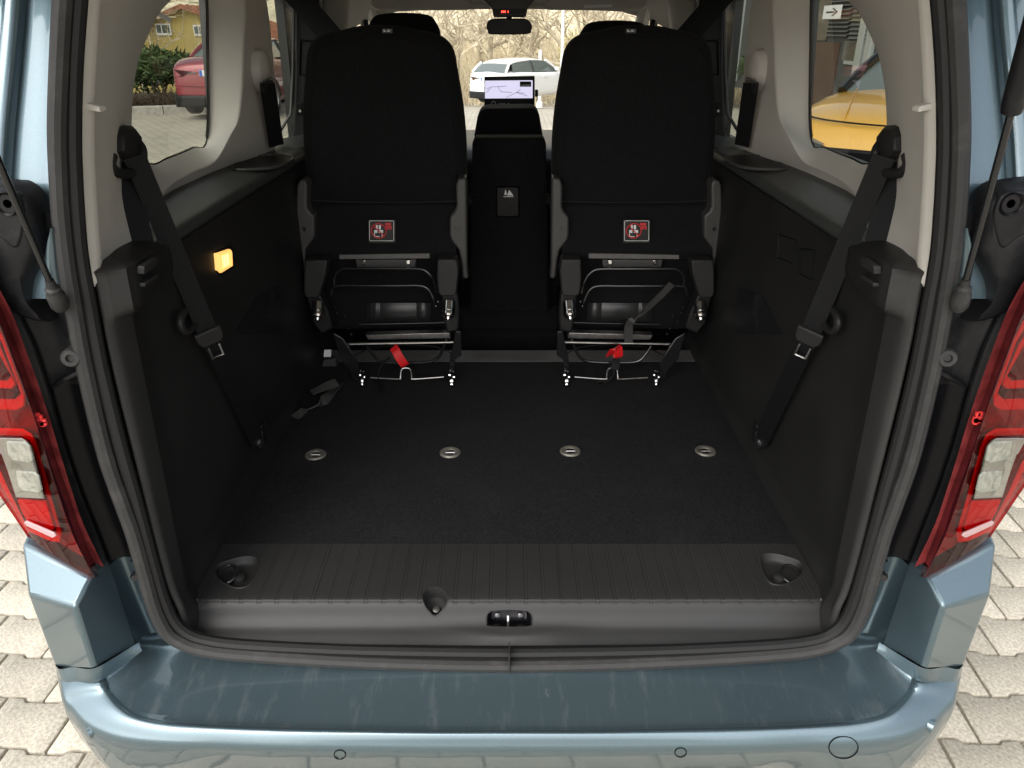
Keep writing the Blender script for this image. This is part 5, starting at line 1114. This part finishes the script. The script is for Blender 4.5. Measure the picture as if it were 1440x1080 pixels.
def bush(label, pos, r, n_, size, m, seed, cat='bush'):
    rg = random.Random(seed); root = thing('bush', label, cat, pos)
    mb = MB()
    for _ in range(9):
        c_ = (pos[0] + rg.uniform(-.6, .6) * r[0], pos[1] + rg.uniform(-.6, .6) * r[1], pos[2] + r[2] * rg.uniform(.35, 1.25)); f_ = rg.uniform(.35, .6)
        leaf_cloud(mb, c_, (r[0] * f_, r[1] * f_, r[2] * f_), n_ // 9, size, rg)
    mb.build('foliage', m, root, smooth=0)
    mb = MB()
    for k_ in range(7):
        a_ = rg.uniform(0, 6.28); mb.tube([Vector(pos), Vector(pos) + Vector((math.cos(a_) * r[0] * .4, math.sin(a_) * r[1] * .4, r[2] * 1.1))], [.03, .012], 5)
    mb.build('stems', barkm, root)
bush('dark green conifer bush left of the red car', (-7.9, 18.3, .1), (1.0, .9, .75), 3600, .085, leafm, 3)
bush('paler green bush between the conifer and the red car', (-6.6, 18.9, .1), (.9, .8, .68), 3000, .08, mat('paler_leaves', (.075, .105, .035), .6, noise=(2.5, .5)), 4)
bush('dark bush behind the red car bonnet', (-4.6, 20.2, .0), (1.0, .9, .7), 2200, .08, leafm, 5)
mb = MB(); rg = random.Random(11)
for i in range(2600):
    t = rg.uniform(.28, .62); p = k0 + kd * (Lk * t) + kn * rg.uniform(.25, 1.2) + Vector((0, 0, .08)); d = Vector((rg.gauss(0, .5), rg.gauss(0, .5), rg.uniform(.25, 1))).normalized() * rg.uniform(.15, .42)
    mb.tube([p, p + d * .6, p + d + Vector((rg.uniform(-.06, .06), rg.uniform(-.06, .06), -.03))], [.007, .005, .003], 3, caps=False)
o = mb.build('ground_cover', twigm, None, smooth=0); stuff(o); o['label'] = 'brown leafless ground cover behind the kerb'; o['category'] = 'shrubs'
# yellow house
hp = A(258, 8, y=42.0); hx, hy_, apex = hp.x, hp.y, hp.z
ochre = mat('ochre_render', (.46, .36, .13), .9, noise=(1.5, .08)); tile = mat('red_roof_tiles', (.30, .13, .075), .85, noise=(6, .35)); 
house = thing('house', 'ochre yellow gabled house with red tiled roof beyond the hedge', 'house', (hx, hy_, -3))
hw_ = 4.2; ev = apex - 1.55
mb = MB(); mb.prism([(hx - hw_, hy_, -4.5), (hx + hw_, hy_, -4.5), (hx + hw_, hy_, ev), (hx, hy_, apex - .12), (hx - hw_, hy_, ev)], (0, 9, 0)); mb.build('wall', ochre, house)
for sx in (-1, 1):
    mb = MB(); mb.prism([(hx, hy_ - .4, apex), (hx + sx * (hw_ + .5), hy_ - .4, ev - .17), (hx + sx * (hw_ + .5), hy_ - .4, ev - .27), (hx, hy_ - .4, apex - .13)], (0, 9.6, 0)); rf = mb.build('roof', tile, house)
    sl_ = Vector((sx * (hw_ + .5), 0, -(apex - ev + .17)))
    for k_ in range(12):
        mb = MB(); mb.tube([Vector((hx, hy_ - .35 + k_ * .8, apex + .03)), Vector((hx, hy_ - .35 + k_ * .8, apex + .03)) + sl_], .06, 6); mb.build('tile_row', tile, rf)
for u0, u1, v0, v1 in ((221, 239.5, 33, 49.5), (274, 290, 35, 50.5)):
    a_ = A(u0, v1, y=hy_ - .03); b_ = A(u1, v0, y=hy_ - .03)
    mb = MB(); mb.box((a_.x, a_.y - .06, a_.z), (b_.x, a_.y + .06, b_.z)); wn = mb.build('window', K['white'], house)
    w3 = (b_.x - a_.x)
    for f0, f1 in ((.08, .36), (.44, .92)):
        mb = MB(); mb.box((a_.x + w3 * f0, a_.y - .075, a_.z + .10), (a_.x + w3 * f1, a_.y - .05, b_.z - .07)); mb.build('pane', K['carglass'], wn)
# ---- right: building with louvres
wall_m = mat('shaded_grey_green_cladding', (.07, .074, .068), .7, noise=(2, .15)); louv = mat('shaded_grey_louvre', (.12, .122, .11), .5); brown = mat('shaded_brown_red_panel', (.075, .040, .026), .5, noise=(2, .2)); darkg = mat('dark_shopfront_glass', (.02, .022, .022), .08, spec=.8, coat=1); alu = mat('aluminium_frame', (.42, .45, .44), .4, metal=.4)  # facade colours darkened: the shadow it stands in is put into them
bx = 9.0; by0, by1 = 9.0, 40.0
bl = thing('louvred_building', 'grey building with horizontal louvres beyond the yellow car', 'building', (bx, 16, 0))
def RB(u, v): return A(1432 - u, v, x=bx, s=1)
mb = MB(); mb.box((bx, by0, -.5), (bx + 9, by1, 7)); mb.build('wall', wall_m, bl)
def panel(nm, u0, u1, v0, v1, m, d, ptop=None):
    a_ = RB(u0, v1); b_ = RB(u1, v0); y0_, y1_ = sorted((RB(u0, 100).y, RB(u1, 100).y)); z0_, z1_ = a_.z, ptop or max(b_.z, RB(u0, v0).z)
    mb = MB(); mb.box((bx - d, y0_, z0_), (bx + .02, y1_, z1_)); return mb.build(nm, m, bl, bevel=.01), y0_, y1_, z0_, z1_
def louvre(u0, u1, z0_, z1_, d=.10):
    y0_, y1_ = sorted((RB(u0, 60).y, RB(u1, 60).y)); mb = MB(); mb.box((bx - .012, y0_, z0_), (bx + .01, y1_, z1_)); bk = mb.build('louvre_panel', K['trim_black'], bl)
    z = z0_ + .05; me = None
    while z < z1_:
        if me is None:
            mb = MB(); mb.prism([Vector((bx - d, 0, -.028)), Vector((bx - d + .012, 0, -.034)), Vector((bx, 0, .03)), Vector((bx - .014, 0, .034))], (0, y1_ - y0_, 0)); o = mb.build('slat', louv, None); me = o.data
        else: o = bpy.data.objects.new('slat', me); C.objects.link(o)
        o.parent = bk; o.location = (0, y0_, z); z += .105
zz = lambda v, u=1180: RB(u, v).z
louvre(1163, 1192, zz(52), 4.2)
louvre(1194, 1240, zz(56, 1205), 4.2, .07)
louvre(1018, 1041, zz(104, 1030), 4.2, .12)
panel('brown_panel', 1130, 1176, 56, 160, brown, .05, zz(60))
panel('dark_window', 1128, 1164, 150, 0, darkg, .045, 4.3) if False else None
y0_, y1_ = sorted((RB(1130, 60).y, RB(1163, 60).y)); mb = MB(); mb.box((bx - .04, y0_, zz(58)), (bx + .02, y1_, 4.3)); mb.build('dark_window', darkg, bl)
y0_, y1_ = sorted((RB(1190, 60).y, RB(1213, 60).y)); mb = MB(); mb.box((bx - .05, y0_, zz(84)), (bx + .02, y1_, zz(57))); mb.build('dark_window', darkg, bl)
mb = MB(); mb.box((bx - .07, y0_, zz(89)), (bx + .02, y1_ - .2, zz(84))); mb.build('window_sill', alu, bl)
y0_, y1_ = sorted((RB(1210, 60).y, RB(1218, 60).y)); mb = MB(); mb.box((bx - .10, y0_, -.3), (bx + .02, y1_, 3)); mb.build('door_frame', alu, bl, bevel=.01)
y0_, y1_ = sorted((RB(1222, 60).y, RB(1231, 60).y)); mb = MB(); mb.box((bx - .10, y0_, -.3), (bx + .02, y1_, 3)); mb.build('door_frame', alu, bl, bevel=.01)
for u in (1013, 1040):
    y0_ = RB(u, 60).y; mb = MB(); mb.box((bx - .16, y0_ - .22, -.3), (bx + .02, y0_ + .22, 4)); mb.build('corner_post', alu, bl, bevel=.02)
# arrow sign
c_ = RB(1176, 17); sg = thing('arrow_sign', 'small white sign with black arrow on the louvred building', 'sign', (bx - .12, c_.y, c_.z))
hs_ = .17
mb = MB(); mb.box((bx - .125, c_.y - .62, c_.z - hs_), (bx - .10, c_.y + .62, c_.z + hs_)); pl = mb.build('plate', K['white'], sg)
mb = MB(); X = bx - .128; yy = lambda f_: c_.y - f_ * 2.0
mb.prism([(X, yy(-.20), c_.z - .02), (X, yy(.10), c_.z - .02), (X, yy(.10), c_.z + .02), (X, yy(-.20), c_.z + .02)], (-.003, 0, 0))
for sz in (-1, 1): mb.prism([(X, yy(.22), c_.z), (X, yy(.06), c_.z + sz * .10), (X, yy(.0), c_.z + sz * .10), (X, yy(.15), c_.z)], (-.003, 0, 0))
mb.build('arrow', K['sticker'], pl, smooth=0)
bush('small green bush at the foot of the louvred building', (8.2, 27, 0), (.5, 1.2, .5), 900, .09, leafm, 9)

# ---- ahead: bare trees, far block, poles
treem = mat('overexposed_tree_bark', (.44, .38, .27), .95, noise=(2, .3))  # bark made paler to carry the overexposed look ahead
def tree_mesh(seed, h):
    rg = random.Random(seed); trunk = MB(); crown = MB()
    def grow(p, d, ln, r, lev):
        pts = [p]; q = p.copy(); dd = d.copy(); n_ = 4 if lev < 2 else 3
        for i in range(n_):
            dd = (dd + Vector((rg.gauss(0, .16), rg.gauss(0, .16), rg.gauss(.05, .12)))).normalized(); q = q + dd * ln / n_; pts.append(q.copy())
        (trunk if lev == 0 else crown).tube(pts, [r * (1 - .5 * i / n_) for i in range(n_ + 1)], 6 if lev < 2 else 3, caps=False)
        if lev >= 4: return
        k_ = (6, 5, 4, 4)[lev]
        for i in range(k_):
            t = rg.uniform(.35, 1); j = min(int(t * n_), n_ - 1); b = pts[j].lerp(pts[j + 1], t * n_ - j)
            sd_ = Vector((rg.gauss(0, 1), rg.gauss(0, 1), rg.gauss(.25, .5))).normalized(); nd = (dd * .55 + sd_ * .8).normalized()
            grow(b, nd, ln * rg.uniform(.5, .72), r * .5, lev + 1)
    grow(Vector((0, 0, 0)), Vector((0, 0, 1)), h * .5, h * .022, 0)
    a_ = trunk.build('trunk', treem, None, smooth=60); b_ = crown.build('crown', treem, None, smooth=0)
    return a_, b_
protos = [tree_mesh(20 + i, 7.5) for i in range(3)]
spots = [(-12, 37, 1.0), (-9, 42, 1.1), (-6.8, 40, 1.0), (-4.6, 44, 1.05), (-2.6, 41, .95), (-.8, 46, 1.15), (1.4, 43, 1), (3.2, 41, 1.0), (5.2, 45, 1.05), (7.4, 42, .95), (9.6, 46, 1.1), (-18, 40, 1.0), (-20, 36, 1.0), (12, 44, 1.0), (-1.8, 50, 1.2), (-5.5, 51, 1.2), (4.2, 52, 1.2), (-24, 48, 1.2)]
names = ['leftmost', 'second', 'third', 'fourth', 'fifth', 'sixth', 'seventh', 'eighth', 'ninth', 'tenth', 'eleventh']
used = [False] * 3
spots.sort(key=lambda q: q[0] / q[1])
ORD = 'first second third fourth fifth sixth seventh eighth ninth tenth eleventh twelfth thirteenth fourteenth fifteenth sixteenth seventeenth eighteenth nineteenth twentieth'.split()
for i, (x, y, sc_) in enumerate(spots):
    z = ground_z(x, y) - .1; k_ = i % 3
    root = thing('bare_tree', 'leafless pale brown tree on the bank ahead, ' + ORD[i] + ' from the left', 'tree', (x, y, z), 'bare trees on the bank')
    for src in protos[k_]:
        if not used[k_]: o = src
        else: o = bpy.data.objects.new(src.name.split('.')[0], src.data); C.objects.link(o)
        o.parent = root
    used[k_] = True
    root.rotation_euler = (0, 0, rnd.uniform(0, 6.28)); root.scale = (sc_,) * 3
mb = MB(); rg = random.Random(31)
for i in range(5200):
    x = rg.uniform(-16, 14); y = rg.uniform(44, 56); p = Vector((x, y, ground_z(x, y) - .1)); d = Vector((rg.gauss(0, .45), rg.gauss(0, .45), 1)).normalized() * rg.uniform(1.2, 3.4)
    mb.tube([p, p + d * .5 + Vector((rg.gauss(0, .15), 0, 0)), p + d], [.022, .015, .007], 3, caps=False)
o = stuff(mb.build('scrub', mat('overexposed_dry_scrub', (.62, .54, .38), .95, noise=(.6, .3)), None, smooth=0)); o['label'] = 'dry leafless scrub covering the bank ahead'; o['category'] = 'scrub'  # scrub colour raised, overexposure painted in as on the bank
# far cream block on the right of the windscreen
cb = A(840, 60, y=58.0, s=-1); 
fb = thing('apartment_block', 'cream block of flats half hidden by bare trees ahead', 'building', (8.5, 60, 0))
cream = mat('cream_render', (.62, .54, .42), .9, noise=(.5, .06)); 
mb = MB(); mb.box((5.6, 58, -3), (18, 70, 12)); mb.build('wall', cream, fb)
for zi in (0.2, 3.2, 6.2):
    for xi in (6.6, 9.2, 11.8, 14.4):
        mb = MB(); mb.box((xi, 57.93, zi), (xi + 1.2, 58.05, zi + 1.5)); wn = mb.build('window', K['white'], fb)
        mb = MB(); mb.box((xi + .08, 57.90, zi + .08), (xi + 1.12, 57.94, zi + 1.42)); mb.build('pane', K['carglass'], wn)
for lab, u, v0, v1, y in (('slender white pole left of the cream block', 759, 70, 130, 34), ('taller white lamp pole before the cream block', 789, 6, 130, 38)):
    a_ = A(u, v1, y=y); b_ = A(u, v0, y=y); a_.z = ground_z(0, y) - .1; b_.z = max(b_.z, a_.z + 1.5)
    root = thing('pole', lab, 'pole', tuple(a_)); mb = MB(); mb.tube([a_, Vector((a_.x, a_.y, b_.z + (3 if v0 < 20 else 0)))], .07, 10); mb.build('shaft', K['white'], root)
    mb = MB(); mb.lathe(a_, (0, 0, 1), [(.14, 0), (.14, .25), (.08, .32)], 12); mb.build('base', K['white'], root)
# blurry yellow-green tree to the right of the windscreen
bush('tall yellow-green budding shrub before the cream block', (4.6, 49, ground_z(4.6, 49)), (1.6, 1.2, 2.3), 2600, .12, mat('budding_leaves', (.42, .40, .10), .7, noise=(1, .3)), 14)
